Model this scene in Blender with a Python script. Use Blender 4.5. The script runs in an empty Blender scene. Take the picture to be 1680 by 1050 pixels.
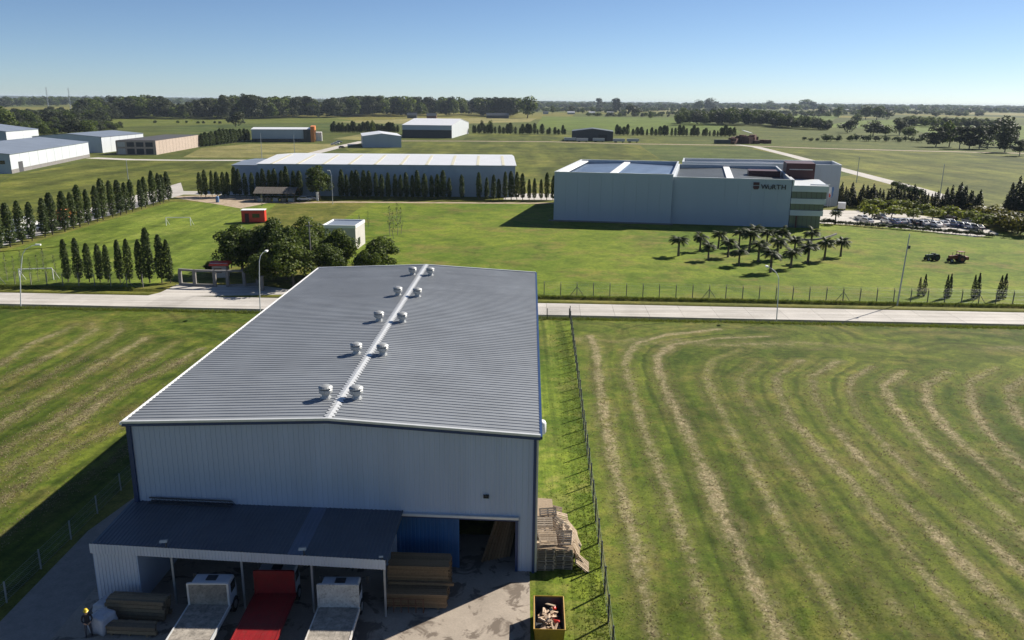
import bpy, bmesh, math, random
import numpy as np
from mathutils import Vector, Matrix
R = math.radians
rnd = random.Random(7)
S = bpy.context.scene
COL = S.collection

# ------------------------------------------------------------------ camera
CAM_H = 30.0; FPX = 1330.0
PITCH = math.atan(359 / FPX); ROLL = R(0.56)
cam_d = bpy.data.cameras.new('camera'); cam = bpy.data.objects.new('camera', cam_d); COL.objects.link(cam)
cam_d.sensor_width = 36; cam_d.lens = FPX / 1680 * 36; cam_d.clip_start = 0.5; cam_d.clip_end = 40000
cam.matrix_world = Matrix.Translation((0, 0, CAM_H)) @ Matrix.Rotation(math.pi / 2 - PITCH, 4, 'X') @ Matrix.Rotation(ROLL, 4, 'Z')
S.camera = cam

# ------------------------------------------------------------------ sky and sun
SUN = Vector((1.12, 0.895, 1.0)).normalized()
EL = math.asin(SUN.z); AZ = math.atan2(SUN.x, SUN.y)      # azimuth from +Y towards +X
W = bpy.data.worlds.new('World'); S.world = W; W.use_nodes = True
wn = W.node_tree.nodes; wl = W.node_tree.links
bg = wn['Background']; sky = wn.new('ShaderNodeTexSky')
sky.sky_type = 'NISHITA'; sky.sun_disc = False; sky.sun_elevation = EL; sky.sun_rotation = AZ
sky.altitude = 50; sky.air_density = 0.60; sky.dust_density = 0.12; sky.ozone_density = 4.2
wl.new(sky.outputs[0], bg.inputs[0]); bg.inputs[1].default_value = 0.05
sd = bpy.data.lights.new('sun', 'SUN'); sd.energy = 4.5; sd.angle = R(0.53); sd.color = (1.0, 0.93, 0.82)
so = bpy.data.objects.new('sun', sd); COL.objects.link(so); so.location = (200, 200, 200)
so.rotation_euler = (-SUN).to_track_quat('-Z', 'Y').to_euler()
S.view_settings.view_transform = 'Standard'; S.view_settings.look = 'None'
S.view_settings.exposure = 1.0; S.view_settings.gamma = 1.0
S.cycles.max_bounces = 6; S.cycles.transparent_max_bounces = 12; S.cycles.volume_bounces = 0

# ------------------------------------------------------------------ helpers
def ray(px, py):
    u = (px - 840) / FPX; v = -(py - 525) / FPX
    c, s = math.cos(ROLL), math.sin(ROLL)
    u, v = u * c - v * s, u * s + v * c
    return (u, math.cos(PITCH) + v * math.sin(PITCH), -math.sin(PITCH) + v * math.cos(PITCH))
def G(px, py, z=0.0):                                        # a survey mark of the photograph, as a point of the place at height z
    d = ray(px, py); t = (z - CAM_H) / d[2]
    return Vector((d[0] * t, d[1] * t, z))
def HT(px, py, base):                                        # height of something standing at base
    d = ray(px, py); return CAM_H + base[1] / d[1] * d[2]
def hy(px): return 157.9 + px * 16.6 / 1680                  # horizon row

def tag(o, label=None, cat=None, group=None, kind=None):
    if label: o['label'] = label
    if cat: o['category'] = cat
    if group: o['group'] = group
    if kind: o['kind'] = kind
    return o
def ordn(n):
    w = 'first second third fourth fifth sixth seventh eighth ninth tenth eleventh twelfth thirteenth fourteenth fifteenth sixteenth seventeenth eighteenth nineteenth twentieth'.split()
    return w[n-1] if n <= 20 else '%d%s' % (n, {1: 'st', 2: 'nd', 3: 'rd'}.get(n % 10, 'th'))
def empty(name, loc, rz=0.0, label=None, cat=None, group=None):
    o = bpy.data.objects.new(name, None); COL.objects.link(o); o.empty_display_size = 0.3
    o.location = loc; o.rotation_euler = (0, 0, rz)
    return tag(o, label, cat, group)
def link(name, me, mat=None, parent=None, smooth=False):
    if mat is not None: me.materials.append(mat)
    if smooth: me.polygons.foreach_set('use_smooth', [True] * len(me.polygons))
    o = bpy.data.objects.new(name, me); COL.objects.link(o); o.parent = parent
    return o
def inst(name, me, parent=None, loc=(0, 0, 0), rot=(0, 0, 0), sc=(1, 1, 1)):
    o = bpy.data.objects.new(name, me); COL.objects.link(o); o.parent = parent
    o.location = loc; o.rotation_euler = rot; o.scale = sc
    return o
def copy_tree(o, parent=None):
    c = o.copy(); COL.objects.link(c); c.parent = parent
    for ch in list(o.children): copy_tree(ch, c)
    return c
def np_mesh(name, V, F, smooth=False):                       # V (n,3), F (m,k)
    me = bpy.data.meshes.new(name); V = np.asarray(V, np.float32); F = np.asarray(F, np.int32)
    n, k = F.shape
    me.vertices.add(len(V)); me.vertices.foreach_set('co', V.ravel())
    me.loops.add(n * k); me.loops.foreach_set('vertex_index', F.ravel())
    me.polygons.add(n); me.polygons.foreach_set('loop_start', np.arange(0, n * k, k, dtype=np.int32))
    me.polygons.foreach_set('loop_total', np.full(n, k, np.int32))
    if smooth: me.polygons.foreach_set('use_smooth', np.ones(n, bool))
    me.update(calc_edges=True); return me

class MB:
    """collects shapes; build() links them as one mesh object"""
    def __init__(s, xf=None): s.v = []; s.f = []; s.xf = xf
    def add(s, vs, fs):
        b = len(s.v); s.v += [tuple(p) for p in vs]; s.f += [tuple(i + b for i in f) for f in fs]; return s
    def box(s, x0, y0, z0, x1, y1, z1):
        return s.add([(x0,y0,z0),(x1,y0,z0),(x1,y1,z0),(x0,y1,z0),(x0,y0,z1),(x1,y0,z1),(x1,y1,z1),(x0,y1,z1)],
                     [(0,3,2,1),(4,5,6,7),(0,1,5,4),(1,2,6,5),(2,3,7,6),(3,0,4,7)])
    def cbox(s, c, d, rz=0.0, rx=0.0, ry=0.0):
        m = Matrix.Translation(c) @ Matrix.Rotation(rz, 4, 'Z') @ Matrix.Rotation(ry, 4, 'Y') @ Matrix.Rotation(rx, 4, 'X')
        h = [k / 2 for k in d]
        vs = [m @ Vector((x*h[0], y*h[1], z*h[2])) for z in (-1,1) for x, y in ((-1,-1),(1,-1),(1,1),(-1,1))]
        return s.add(vs, [(0,3,2,1),(4,5,6,7),(0,1,5,4),(1,2,6,5),(2,3,7,6),(3,0,4,7)])
    def prism(s, pts, a0, a1, axis='x'):                     # polygon pts (p,q) extruded along axis from a0 to a1
        n = len(pts)
        def mk(a, p): return {'x': (a, p[0], p[1]), 'y': (p[0], a, p[1]), 'z': (p[0], p[1], a)}[axis]
        vs = [mk(a0, p) for p in pts] + [mk(a1, p) for p in pts]
        return s.add(vs, [tuple(range(n))[::-1], tuple(range(n, 2*n))] + [(i, (i+1) % n, n + (i+1) % n, n + i) for i in range(n)])
    def tube(s, p0, p1, r0, r1=None, n=8, cap=True):
        r1 = r0 if r1 is None else r1
        p0, p1 = Vector(p0), Vector(p1); d = (p1 - p0)
        if d.length < 1e-6: return s
        d.normalize(); a = d.orthogonal().normalized(); b = d.cross(a)
        vs = [p + (a * math.cos(2*math.pi*i/n) + b * math.sin(2*math.pi*i/n)) * r for p, r in ((p0, r0), (p1, r1)) for i in range(n)]
        fs = [(i, (i+1) % n, n + (i+1) % n, n + i) for i in range(n)]
        if cap: fs += [tuple(range(n))[::-1], tuple(range(n, 2*n))]
        return s.add(vs, fs)
    def path(s, pts, r, n=6):
        for i in range(len(pts) - 1):
            ra = r[i] if isinstance(r, (list, tuple)) else r; rb = r[i+1] if isinstance(r, (list, tuple)) else r
            s.tube(pts[i], pts[i+1], ra, rb, n)
        return s
    def lathe(s, prof, c=(0,0,0), n=16, sx=1.0, sy=1.0):     # prof: (r,z) from bottom to top
        vs = []; fs = []
        for r, z in prof:
            vs += [(c[0] + sx*r*math.cos(2*math.pi*i/n), c[1] + sy*r*math.sin(2*math.pi*i/n), c[2] + z) for i in range(n)]
        for k in range(len(prof) - 1):
            fs += [(k*n+i, k*n+(i+1) % n, (k+1)*n+(i+1) % n, (k+1)*n+i) for i in range(n)]
        fs += [tuple(range(n))[::-1], tuple(range((len(prof)-1)*n, len(prof)*n))]
        return s.add(vs, fs)
    def quad(s, a, b, c, d): return s.add([a, b, c, d], [(0,1,2,3)])
    def wheel(s, c, r, w, axis='x', n=14):
        d = Vector((w/2,0,0)) if axis == 'x' else Vector((0,w/2,0)); c = Vector(c)
        return s.tube(c - d, c + d, r, r, n)
    def mesh(s, name):
        me = bpy.data.meshes.new(name); v = [s.xf(p) for p in s.v] if s.xf else s.v
        me.from_pydata(v, [], s.f); me.update(); return me
    def build(s, name, mat, parent=None, smooth=False): return link(name, s.mesh(name), mat, parent, smooth)

# ------------------------------------------------------------------ materials
MATS = {}
def nodes(name):
    m = bpy.data.materials.new(name); m.use_nodes = True; MATS[name] = m
    nt = m.node_tree; return m, nt, nt.nodes['Principled BSDF']
def N(nt, t, **kw):
    n = nt.nodes.new(t)
    for k, v in kw.items():
        if k.startswith('i_'):
            key = k[2:]; n.inputs[int(key) if key.isdigit() else key].default_value = v
        else: setattr(n, k, v)
    return n
def ramp(nt, fac, stops):
    r = nt.nodes.new('ShaderNodeValToRGB'); e = r.color_ramp.elements
    while len(e) < len(stops): e.new(0.5)
    for el, (p, c) in zip(e, stops): el.position = p; el.color = (c[0], c[1], c[2], 1)
    nt.links.new(fac, r.inputs[0]); return r.outputs[0]
def noise(nt, scale, detail=3, rough=0.55, vec=None, dist=0.0):
    n = N(nt, 'ShaderNodeTexNoise'); n.inputs['Scale'].default_value = scale; n.inputs['Detail'].default_value = detail
    n.inputs['Roughness'].default_value = rough; n.inputs['Distortion'].default_value = dist
    if vec is not None: nt.links.new(vec, n.inputs['Vector'])
    return n.outputs['Fac']
def mixc(nt, fac, a, b, mode='MIX'):
    m = N(nt, 'ShaderNodeMix', data_type='RGBA', blend_type=mode)
    for sock, val in ((m.inputs[0], fac), (m.inputs[6], a), (m.inputs[7], b)):
        if hasattr(val, 'is_output'): nt.links.new(val, sock)
        elif isinstance(val, (int, float)): sock.default_value = val
        else: sock.default_value = (val[0], val[1], val[2], 1)
    return m.outputs[2]
def mth(nt, op, a, b=0.5, clamp=False):
    m = N(nt, 'ShaderNodeMath', operation=op, use_clamp=clamp)
    for sock, val in ((m.inputs[0], a), (m.inputs[1], b)):
        if hasattr(val, 'is_output'): nt.links.new(val, sock)
        else: sock.default_value = val
    return m.outputs[0]
def bump(nt, b, h, strength=0.3, dist=0.05):
    n = N(nt, 'ShaderNodeBump'); n.inputs['Strength'].default_value = strength; n.inputs['Distance'].default_value = dist
    nt.links.new(h, n.inputs['Height']); nt.links.new(n.outputs[0], b.inputs['Normal'])
def wpos(nt): return N(nt, 'ShaderNodeNewGeometry').outputs['Position']

def paint(name, col, rough=0.5, metal=0.0, var=0.15, scale=1.5, spec=0.5, dirt=None, streak=False):
    """painted or bare sheet with slight unevenness and grime"""
    m, nt, b = nodes(name); pos = wpos(nt); L = nt.links
    if streak:
        mp = N(nt, 'ShaderNodeMapping'); mp.inputs['Scale'].default_value = (1, 1, 0.12); L.new(pos, mp.inputs[0]); pos = mp.outputs[0]
    f = noise(nt, scale, 4, 0.6, pos)
    lo = [c * (1 - var) for c in col]; hi = [min(1, c * (1 + var)) for c in col]
    c = ramp(nt, f, [(0.3, lo), (0.7, hi)])
    if dirt:
        f2 = noise(nt, scale * 3.1, 5, 0.7, pos)
        c = mixc(nt, ramp(nt, f2, [(0.5, (0,0,0)), (0.72, (0.75,)*3)]), c, dirt)
    rv = N(nt, 'ShaderNodeObjectInfo').outputs['Random']
    c = mixc(nt, 1.0, c, ramp(nt, rv, [(0.0, (1-var*0.35,)*3), (1.0, (1.0,)*3)]), 'MULTIPLY')
    L.new(c, b.inputs['Base Color']); b.inputs['Roughness'].default_value = rough; b.inputs['Metallic'].default_value = metal
    b.inputs['Specular IOR Level'].default_value = spec
    return m
def wood(name, col, col2, var=0.3):
    m, nt, b = nodes(name); L = nt.links
    oi = N(nt, 'ShaderNodeObjectInfo').outputs['Random']; isl = N(nt, 'ShaderNodeNewGeometry').outputs['Random Per Island']
    k = mth(nt, 'FRACT', mth(nt, 'ADD', oi, isl))
    base = ramp(nt, k, [(0.0, col), (1.0, col2)])
    f = noise(nt, 9.0, 4, 0.7, wpos(nt))
    c = mixc(nt, 1.0, base, ramp(nt, f, [(0.3, (1-var,)*3), (0.75, (1.1,)*3)]), 'MULTIPLY')
    L.new(c, b.inputs['Base Color']); b.inputs['Roughness'].default_value = 0.8; b.inputs['Specular IOR Level'].default_value = 0.2
    return m
def glassy(name, col, rough=0.08):
    m, nt, b = nodes(name); b.inputs['Base Color'].default_value = (*col, 1); b.inputs['Roughness'].default_value = rough
    b.inputs['Specular IOR Level'].default_value = 0.8; return m
def leaf(name, dark, light, trans=0.35, objvar=0.25):
    m, nt, b = nodes(name); L = nt.links
    geo = N(nt, 'ShaderNodeNewGeometry'); oi = N(nt, 'ShaderNodeObjectInfo')
    c = ramp(nt, geo.outputs['Random Per Island'], [(0.0, dark), (0.6, [(a+b_)/2 for a, b_ in zip(dark, light)]), (1.0, light)])
    c = mixc(nt, 1.0, c, ramp(nt, oi.outputs['Random'], [(0.0, (1-objvar, 1-objvar, 1-objvar)), (0.5, (1.0, 0.97, 0.9)), (1.0, (1+objvar*0.5, 1.05, 0.85))]), 'MULTIPLY')
    L.new(c, b.inputs['Base Color']); b.inputs['Roughness'].default_value = 0.6; b.inputs['Specular IOR Level'].default_value = 0.25
    t = N(nt, 'ShaderNodeBsdfTranslucent'); L.new(c, t.inputs[0])
    mx = N(nt, 'ShaderNodeMixShader'); mx.inputs[0].default_value = trans
    L.new(b.outputs[0], mx.inputs[1]); L.new(t.outputs[0], mx.inputs[2])
    L.new(mx.outputs[0], nt.nodes['Material Output'].inputs[0]); return m
def grass(name, a, b_, dry, big=0.03, mid=0.35, dryamt=0.5, stripe=None, attr=False, fine=6.0, cells=0.0):
    """turf: a, b_ two greens, dry = straw; stripe=(angle, period) mowing passes"""
    m, nt, b = nodes(name); L = nt.links; pos = wpos(nt)
    n1 = noise(nt, big, 4, 0.6, pos); n2 = noise(nt, mid, 5, 0.65, pos, 0.4); n3 = noise(nt, fine, 3, 0.7, pos)
    c = ramp(nt, mth(nt, 'ADD', mth(nt, 'MULTIPLY', n1, 0.55), mth(nt, 'MULTIPLY', n2, 0.45)), [(0.40, a), (0.58, b_)])
    d = ramp(nt, mth(nt, 'ADD', mth(nt, 'MULTIPLY', noise(nt, big*2.3, 4, 0.6, pos), 0.6), mth(nt, 'MULTIPLY', n2, 0.4)), [(0.5, (0,0,0)), (0.68, (dryamt,)*3)])
    c = mixc(nt, d, c, dry)
    if cells:
        mp = N(nt, 'ShaderNodeMapping'); mp.inputs['Rotation'].default_value = (0, 0, R(9)); mp.inputs['Scale'].default_value = (cells, cells*0.55, 0); L.new(pos, mp.inputs[0])
        vo = N(nt, 'ShaderNodeTexVoronoi', distance='CHEBYCHEV'); vo.inputs['Scale'].default_value = 1.0; L.new(mp.outputs[0], vo.inputs['Vector'])
        sp_ = N(nt, 'ShaderNodeSeparateColor'); L.new(vo.outputs['Color'], sp_.inputs[0])
        c = mixc(nt, 1.0, c, ramp(nt, sp_.outputs[0], [(0.0, (0.55,0.6,0.6)), (0.35, (0.75,0.8,0.7)), (0.6, (1.0,1.05,0.8)), (0.8, (1.35,1.15,0.95)), (1.0, (1.7,1.35,1.2))]), 'MULTIPLY')
    if stripe:
        ang, per = stripe
        mp = N(nt, 'ShaderNodeMapping'); mp.inputs['Rotation'].default_value = (0, 0, ang); mp.inputs['Scale'].default_value = (1/per, 0.012, 0); L.new(pos, mp.inputs[0])
        st = noise(nt, 1.0, 3, 0.6, mp.outputs[0])
        c = mixc(nt, 1.0, c, ramp(nt, st, [(0.36, (0.58,0.62,0.56)), (0.62, (1.2,1.17,1.1))]), 'MULTIPLY')
    hgt = n3
    c = mixc(nt, 1.0, c, ramp(nt, noise(nt, fine*0.03, 4, 0.65, pos, 1.0), [(0.33, (0.70,0.73,0.66)), (0.5, (1,1,1)), (0.68, (1.2,1.15,1.05))]), 'MULTIPLY')
    n4 = noise(nt, fine*0.22, 4, 0.7, pos, 0.5)
    c = mixc(nt, 1.0, c, ramp(nt, n4, [(0.32, (0.68,0.70,0.64)), (0.5, (1,1,1)), (0.7, (1.22,1.2,1.12))]), 'MULTIPLY')
    if attr:
        at = N(nt, 'ShaderNodeAttribute', attribute_name='swath'); ak = N(nt, 'ShaderNodeAttribute', attribute_name='streak')
        c = mixc(nt, 1.0, c, ramp(nt, ak.outputs['Fac'], [(0.2, (0.62,0.66,0.6)), (0.8, (1.28,1.22,1.12))]), 'MULTIPLY')
        brk = ramp(nt, noise(nt, 1.3, 5, 0.75, pos, 0.6), [(0.34, (0.25,)*3), (0.6, (1,)*3)])
        sw = mth(nt, 'MULTIPLY', at.outputs['Fac'], brk, True)
        straw = ramp(nt, noise(nt, 5.0, 4, 0.75, pos), [(0.28, (0.14,0.11,0.055)), (0.5, (0.255,0.21,0.12)), (0.72, (0.46,0.39,0.255))])
        c = mixc(nt, sw, c, mixc(nt, ramp(nt, sw, [(0.12, (0,0,0)), (0.55, (1,1,1))]), (0.14, 0.105, 0.045), straw))
    c = mixc(nt, 1.0, c, ramp(nt, n3, [(0.3, (0.6,0.62,0.58)), (0.5, (1,1,1)), (0.72, (1.3,1.27,1.2))]), 'MULTIPLY')
    L.new(c, b.inputs['Base Color']); b.inputs['Roughness'].default_value = 0.9; b.inputs['Specular IOR Level'].default_value = 0.1
    bump(nt, b, hgt, 0.3, 0.05); return m
def concrete(name, col, scale=0.5, stain=None,  stain_amt=0.6, stain_pos=(0.52, 0.6), tracks=False):
    m, nt, b = nodes(name); L = nt.links; pos = wpos(nt)
    f = noise(nt, scale, 5, 0.65, pos); f2 = noise(nt, 7.0, 4, 0.7, pos)
    c = ramp(nt, f, [(0.3, [k*0.82 for k in col]), (0.7, [k*1.1 for k in col])])
    c = mixc(nt, 1.0, c, ramp(nt, f2, [(0.3, (0.85,)*3), (0.7, (1.06,)*3)]), 'MULTIPLY')
    if stain:
        s_ = noise(nt, 0.55, 5, 0.62, pos, 0.8)
        c = mixc(nt, ramp(nt, s_, [(stain_pos[0], (0,0,0)), (stain_pos[1], (stain_amt,)*3)]), c, stain)
    if tracks:
        mp = N(nt, 'ShaderNodeMapping'); mp.inputs['Rotation'].default_value = (0, 0, 0.041); mp.inputs['Scale'].default_value = (0.03, 1.1, 0); L.new(pos, mp.inputs[0])
        c = mixc(nt, 1.0, c, ramp(nt, noise(nt, 1.0, 4, 0.65, mp.outputs[0]), [(0.34, (0.70,0.68,0.65)), (0.55, (1,1,1)), (0.7, (1.06,)*3)]), 'MULTIPLY')
        c = mixc(nt, ramp(nt, noise(nt, 0.35, 5, 0.7, pos, 1.0), [(0.62, (0,0,0)), (0.72, (0.4,)*3)]), c, (0.24, 0.2, 0.15))
    rv = N(nt, 'ShaderNodeObjectInfo').outputs['Random']
    c = mixc(nt, 1.0, c, ramp(nt, rv, [(0.0, (0.90,)*3), (1.0, (1.04,)*3)]), 'MULTIPLY')
    L.new(c, b.inputs['Base Color']); b.inputs['Roughness'].default_value = 0.85; b.inputs['Specular IOR Level'].default_value = 0.25
    bump(nt, b, f2, 0.25, 0.02); return m

M = dict(
 road=concrete('road_concrete', (0.50, 0.475, 0.44), 0.15, tracks=True),
 yard=concrete('yard_concrete', (0.35, 0.30, 0.245), 0.4, (0.12, 0.095, 0.075), 0.85, (0.545, 0.60)),
 gravel=concrete('gravel', (0.30, 0.27, 0.24), 1.2), dirt=concrete('bare_earth', (0.42, 0.33, 0.24), 0.3, (0.2, 0.16, 0.09), 0.7),
 concrete=concrete('weathered_concrete', (0.21, 0.20, 0.19), 0.8),
 roof=paint('galvanised_roof', (0.235, 0.252, 0.272), 0.5, 0.2, 0.12, 0.25, 0.5),
 shedroof=paint('dark_roof_sheet', (0.10, 0.118, 0.145), 0.5, 0.2, 0.12, 0.4),
 clearsheet=paint('translucent_sheet', (0.12, 0.155, 0.215), 0.4, 0.0, 0.12, 0.6),
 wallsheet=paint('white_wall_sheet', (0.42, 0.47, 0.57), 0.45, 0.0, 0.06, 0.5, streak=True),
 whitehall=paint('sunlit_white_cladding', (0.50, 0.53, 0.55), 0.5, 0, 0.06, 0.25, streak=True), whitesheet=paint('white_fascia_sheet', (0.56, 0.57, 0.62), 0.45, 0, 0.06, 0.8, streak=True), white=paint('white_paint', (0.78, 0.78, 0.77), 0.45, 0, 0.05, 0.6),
 blue=paint('blue_trim', (0.015, 0.04, 0.12), 0.4, 0, 0.1, 2), bluedoor=paint('blue_door_sheet', (0.03, 0.11, 0.26), 0.45, 0, 0.12, 1.2, streak=True),
 vent=paint('vent_metal', (0.36, 0.37, 0.37), 0.45, 0.3, 0.08, 3), palemetal=paint('pale_metal', (0.62, 0.63, 0.63), 0.4, 0.3, 0.06, 2), darkmetal=paint('dark_metal', (0.06, 0.065, 0.07), 0.5, 0.4, 0.1, 3),
 steel=paint('galvanised_steel', (0.36, 0.38, 0.40), 0.45, 0.5, 0.1, 3), rust=paint('rusty_steel', (0.16, 0.07, 0.035), 0.8, 0.1, 0.3, 5),
 black=paint('black_rubber', (0.018, 0.018, 0.018), 0.75, 0, 0.2, 6), shadowy=paint('shade_dark', (0.05, 0.05, 0.055), 0.8, 0, 0.1, 2),  # dark tone that paints the shade of openings and interiors
 red=paint('red_paint', (0.22, 0.010, 0.012), 0.4, 0, 0.15, 2, dirt=(0.12, 0.03, 0.02)), brightred=paint('bright_red', (0.6, 0.03, 0.02), 0.4, 0, 0.06, 2),
 darkred=paint('dark_red_cladding', (0.05, 0.005, 0.008), 0.5, 0, 0.1, 1), orange=paint('orange_paint', (0.62, 0.20, 0.045), 0.5, 0, 0.08, 1),
 yellow=paint('yellow_paint', (0.36, 0.21, 0.02), 0.5, 0, 0.12, 3, dirt=(0.2, 0.09, 0.02)), hat=paint('yellow_plastic', (0.5, 0.36, 0.01), 0.35, 0, 0.02, 3),
 cabpaint=paint('dusty_white_cab', (0.5, 0.52, 0.56), 0.4, 0, 0.1, 2), deck=paint('worn_truck_deck', (0.30, 0.27, 0.23), 0.8, 0, 0.35, 2.2, dirt=(0.07, 0.06, 0.05)),
 dirtywhite=paint('scuffed_white_board', (0.55, 0.53, 0.50), 0.6, 0, 0.18, 2.5, dirt=(0.16, 0.12, 0.09)),
 timber=wood('grey_sawn_timber', (0.20, 0.155, 0.105), (0.33, 0.245, 0.15)), fresh=wood('fresh_timber', (0.20, 0.13, 0.07), (0.32, 0.21, 0.115)),
 pallet=wood('pallet_wood', (0.30, 0.22, 0.145), (0.55, 0.44, 0.32)), scrap=wood('scrap_wood', (0.36, 0.22, 0.13), (0.68, 0.54, 0.40)),
 bark=wood('bark', (0.10, 0.08, 0.06), (0.15, 0.125, 0.095)), palebark=wood('pale_bark', (0.26, 0.24, 0.2), (0.34, 0.31, 0.27)),
 bag=paint('woven_bag', (0.45, 0.46, 0.5), 0.6, 0, 0.12, 4), cloth=paint('dark_cloth', (0.02, 0.022, 0.03), 0.85, 0, 0.2, 6),
 trouser=paint('grey_cloth', (0.06, 0.06, 0.07), 0.85, 0, 0.2, 6), skin=paint('skin', (0.45, 0.27, 0.18), 0.55, 0, 0.05, 6),
 glass=glassy('dark_glass', (0.015, 0.02, 0.025)), greenglass=glassy('green_glass', (0.10, 0.135, 0.125), 0.12), lens=glassy('lamp_lens', (0.6, 0.6, 0.58), 0.2),
 brick=paint('pale_brick', (0.38, 0.305, 0.25), 0.85, 0, 0.18, 1.1, dirt=(0.32, 0.26, 0.21)), redbrick=paint('red_brick', (0.12, 0.05, 0.035), 0.9, 0, 0.35, 0.5),
 thatch=paint('weathered_boards', (0.14, 0.12, 0.10), 0.9, 0, 0.35, 3), palewall=paint('pale_plaster', (0.46, 0.44, 0.41), 0.8, 0, 0.08, 0.7),
 greywall=paint('grey_cladding', (0.34, 0.39, 0.45), 0.55, 0, 0.08, 0.3), slate=paint('blue_grey_roof', (0.20, 0.235, 0.29), 0.5, 0.2, 0.12, 0.12),
 whiteroof=paint('white_roof_sheet', (0.66, 0.66, 0.66), 0.35, 0.0, 0.04, 0.2), skylight=paint('yellowed_skylight', (0.62, 0.58, 0.42), 0.4, 0, 0.06, 0.5),
 whall=paint('shaded_white_cladding', (0.35, 0.40, 0.45), 0.5, 0, 0.04, 0.15, streak=True), blueroof=paint('blue_roof_sheet', (0.22, 0.30, 0.42), 0.4, 0.3, 0.1, 0.12),  # darker copy of the sunlit white cladding: wall shade put into its colour
 dkroof=paint('charcoal_roof_sheet', (0.10, 0.115, 0.125), 0.5, 0.2, 0.12, 0.15), darkhall=paint('charcoal_cladding', (0.03, 0.035, 0.04), 0.6, 0, 0.1, 0.3),
 bluetank=paint('blue_plastic', (0.10, 0.20, 0.38), 0.5, 0, 0.05, 3),
 tractor1=paint('dark_green_paint', (0.02, 0.05, 0.025), 0.5, 0, 0.1, 3), tractor2=paint('orange_red_paint', (0.16, 0.035, 0.012), 0.5, 0, 0.1, 3),
)
CARC = [paint('car_' + n, c, 0.25, 0.2, 0.02, 1) for n, c in dict(white=(0.75,0.75,0.75), silver=(0.42,0.43,0.45), grey=(0.14,0.15,0.16), black=(0.02,0.02,0.024), blue=(0.03,0.06,0.16), red=(0.35,0.03,0.03)).items()]
# greens
LF = dict(
 tree=leaf('broadleaf', (0.032, 0.062, 0.011), (0.135, 0.18, 0.028), 0.45), poplar=leaf('poplar_leaf', (0.03, 0.056, 0.015), (0.10, 0.135, 0.034), 0.42),
 euc=leaf('eucalypt_leaf', (0.024, 0.038, 0.018), (0.07, 0.085, 0.04)), con=leaf('conifer_needles', (0.008, 0.018, 0.008), (0.024, 0.042, 0.016), 0.15),
 palm=leaf('palm_frond', (0.03, 0.05, 0.016), (0.085, 0.11, 0.035), 0.4), bush=leaf('shrub_leaf', (0.085, 0.12, 0.018), (0.22, 0.25, 0.04), 0.45),
 hedge=leaf('hedge_leaf', (0.02, 0.04, 0.01), (0.06, 0.09, 0.022)), sparse=leaf('spring_leaf', (0.06, 0.09, 0.03), (0.13, 0.16, 0.06)),
 golden=leaf('golden_hedge_leaf', (0.05, 0.06, 0.008), (0.16, 0.15, 0.02)), turf=leaf('grass_blade', (0.075, 0.11, 0.016), (0.17, 0.21, 0.04), 0.5))
GR = dict(
 base=grass('turf_base', (0.07, 0.088, 0.02), (0.12, 0.135, 0.034), (0.22, 0.185, 0.08), 0.02, 0.25, 0.5, cells=0.0022),
 lawn=grass('turf_lawn', (0.08, 0.128, 0.012), (0.148, 0.19, 0.022), (0.17, 0.125, 0.05), 0.035, 0.25, 0.75),
 pitch=grass('turf_pitch', (0.085, 0.13, 0.017), (0.15, 0.195, 0.032), (0.2, 0.2, 0.07), 0.03, 0.3, 0.3, stripe=(R(35), 4.5)),
 strip=grass('turf_strip', (0.07, 0.115, 0.012), (0.135, 0.175, 0.024), (0.23, 0.19, 0.08), 0.06, 0.7, 0.6, stripe=(R(1.5), 0.9)),
 mown=grass('turf_mown', (0.046, 0.078, 0.009), (0.098, 0.125, 0.02), (0.16, 0.125, 0.05), 0.05, 0.5, 0.6, attr=True),
 far1=grass('crop_bright', (0.085, 0.125, 0.02), (0.115, 0.155, 0.03), (0.15, 0.15, 0.05), 0.006, 0.05, 0.3, fine=0.6),
 far2=grass('crop_dark', (0.05, 0.075, 0.016), (0.085, 0.11, 0.026), (0.13, 0.12, 0.05), 0.01, 0.06, 0.4, fine=0.6),
 far3=grass('crop_dry', (0.17, 0.165, 0.06), (0.24, 0.215, 0.09), (0.30, 0.25, 0.12), 0.01, 0.06, 0.4, fine=0.6),
 far4=grass('pasture_striped', (0.056, 0.073, 0.014), (0.128, 0.142, 0.03), (0.17, 0.145, 0.055), 0.008, 0.05, 0.4, stripe=(R(84), 14.0), fine=0.8),
)

# ------------------------------------------------------------------ ground, road, fields
RE = Vector((1, -0.041, 0)).normalized(); RN = Vector((0.041, 1, 0)).normalized(); RO = Vector((0, 114.3, 0))
def RD(s, t, z=0.0): p = RO + RE * s + RN * t; return Vector((p.x, p.y, z))
prof = [(-500, 0), (-60, 0), (-2.1, 0), (-1.3, -0.28), (-0.35, -0.48), (-0.05, -0.5), (0.15, -0.5), (6.85, -0.5), (7.05, -0.5), (7.1, 0.0), (9.5, 0), (10.3, -0.3), (11.0, -0.5), (11.22, 0.0), (12.2, 0.0), (60, 0), (400, 0), (2500, 0), (14000, 0)]
sv = [-14000, -2000, -400, -200] + list(np.arange(-160, 161, 8.0)) + [200, 400, 2000, 14000]
V = []; F = []
for j, (t, z) in enumerate(prof):
    for i, s_ in enumerate(sv):
        w = (0.25 * rnd.uniform(-1, 1)) if (abs(s_) <= 160 and z < -0.05 and not (-0.4 < t < 8)) else 0
        zz = z + (0.12 * rnd.uniform(-1, 1) if (w and z < -0.1) else 0)
        V.append(RD(s_, t + w * 0.5, zz))
nc = len(sv)
for j in range(len(prof) - 1):
    for i in range(nc - 1): F.append((j*nc+i, j*nc+i+1, (j+1)*nc+i+1, (j+1)*nc+i))
tag(link('ground', np_mesh('ground', V, F), GR['base']), kind='structure')

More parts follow.
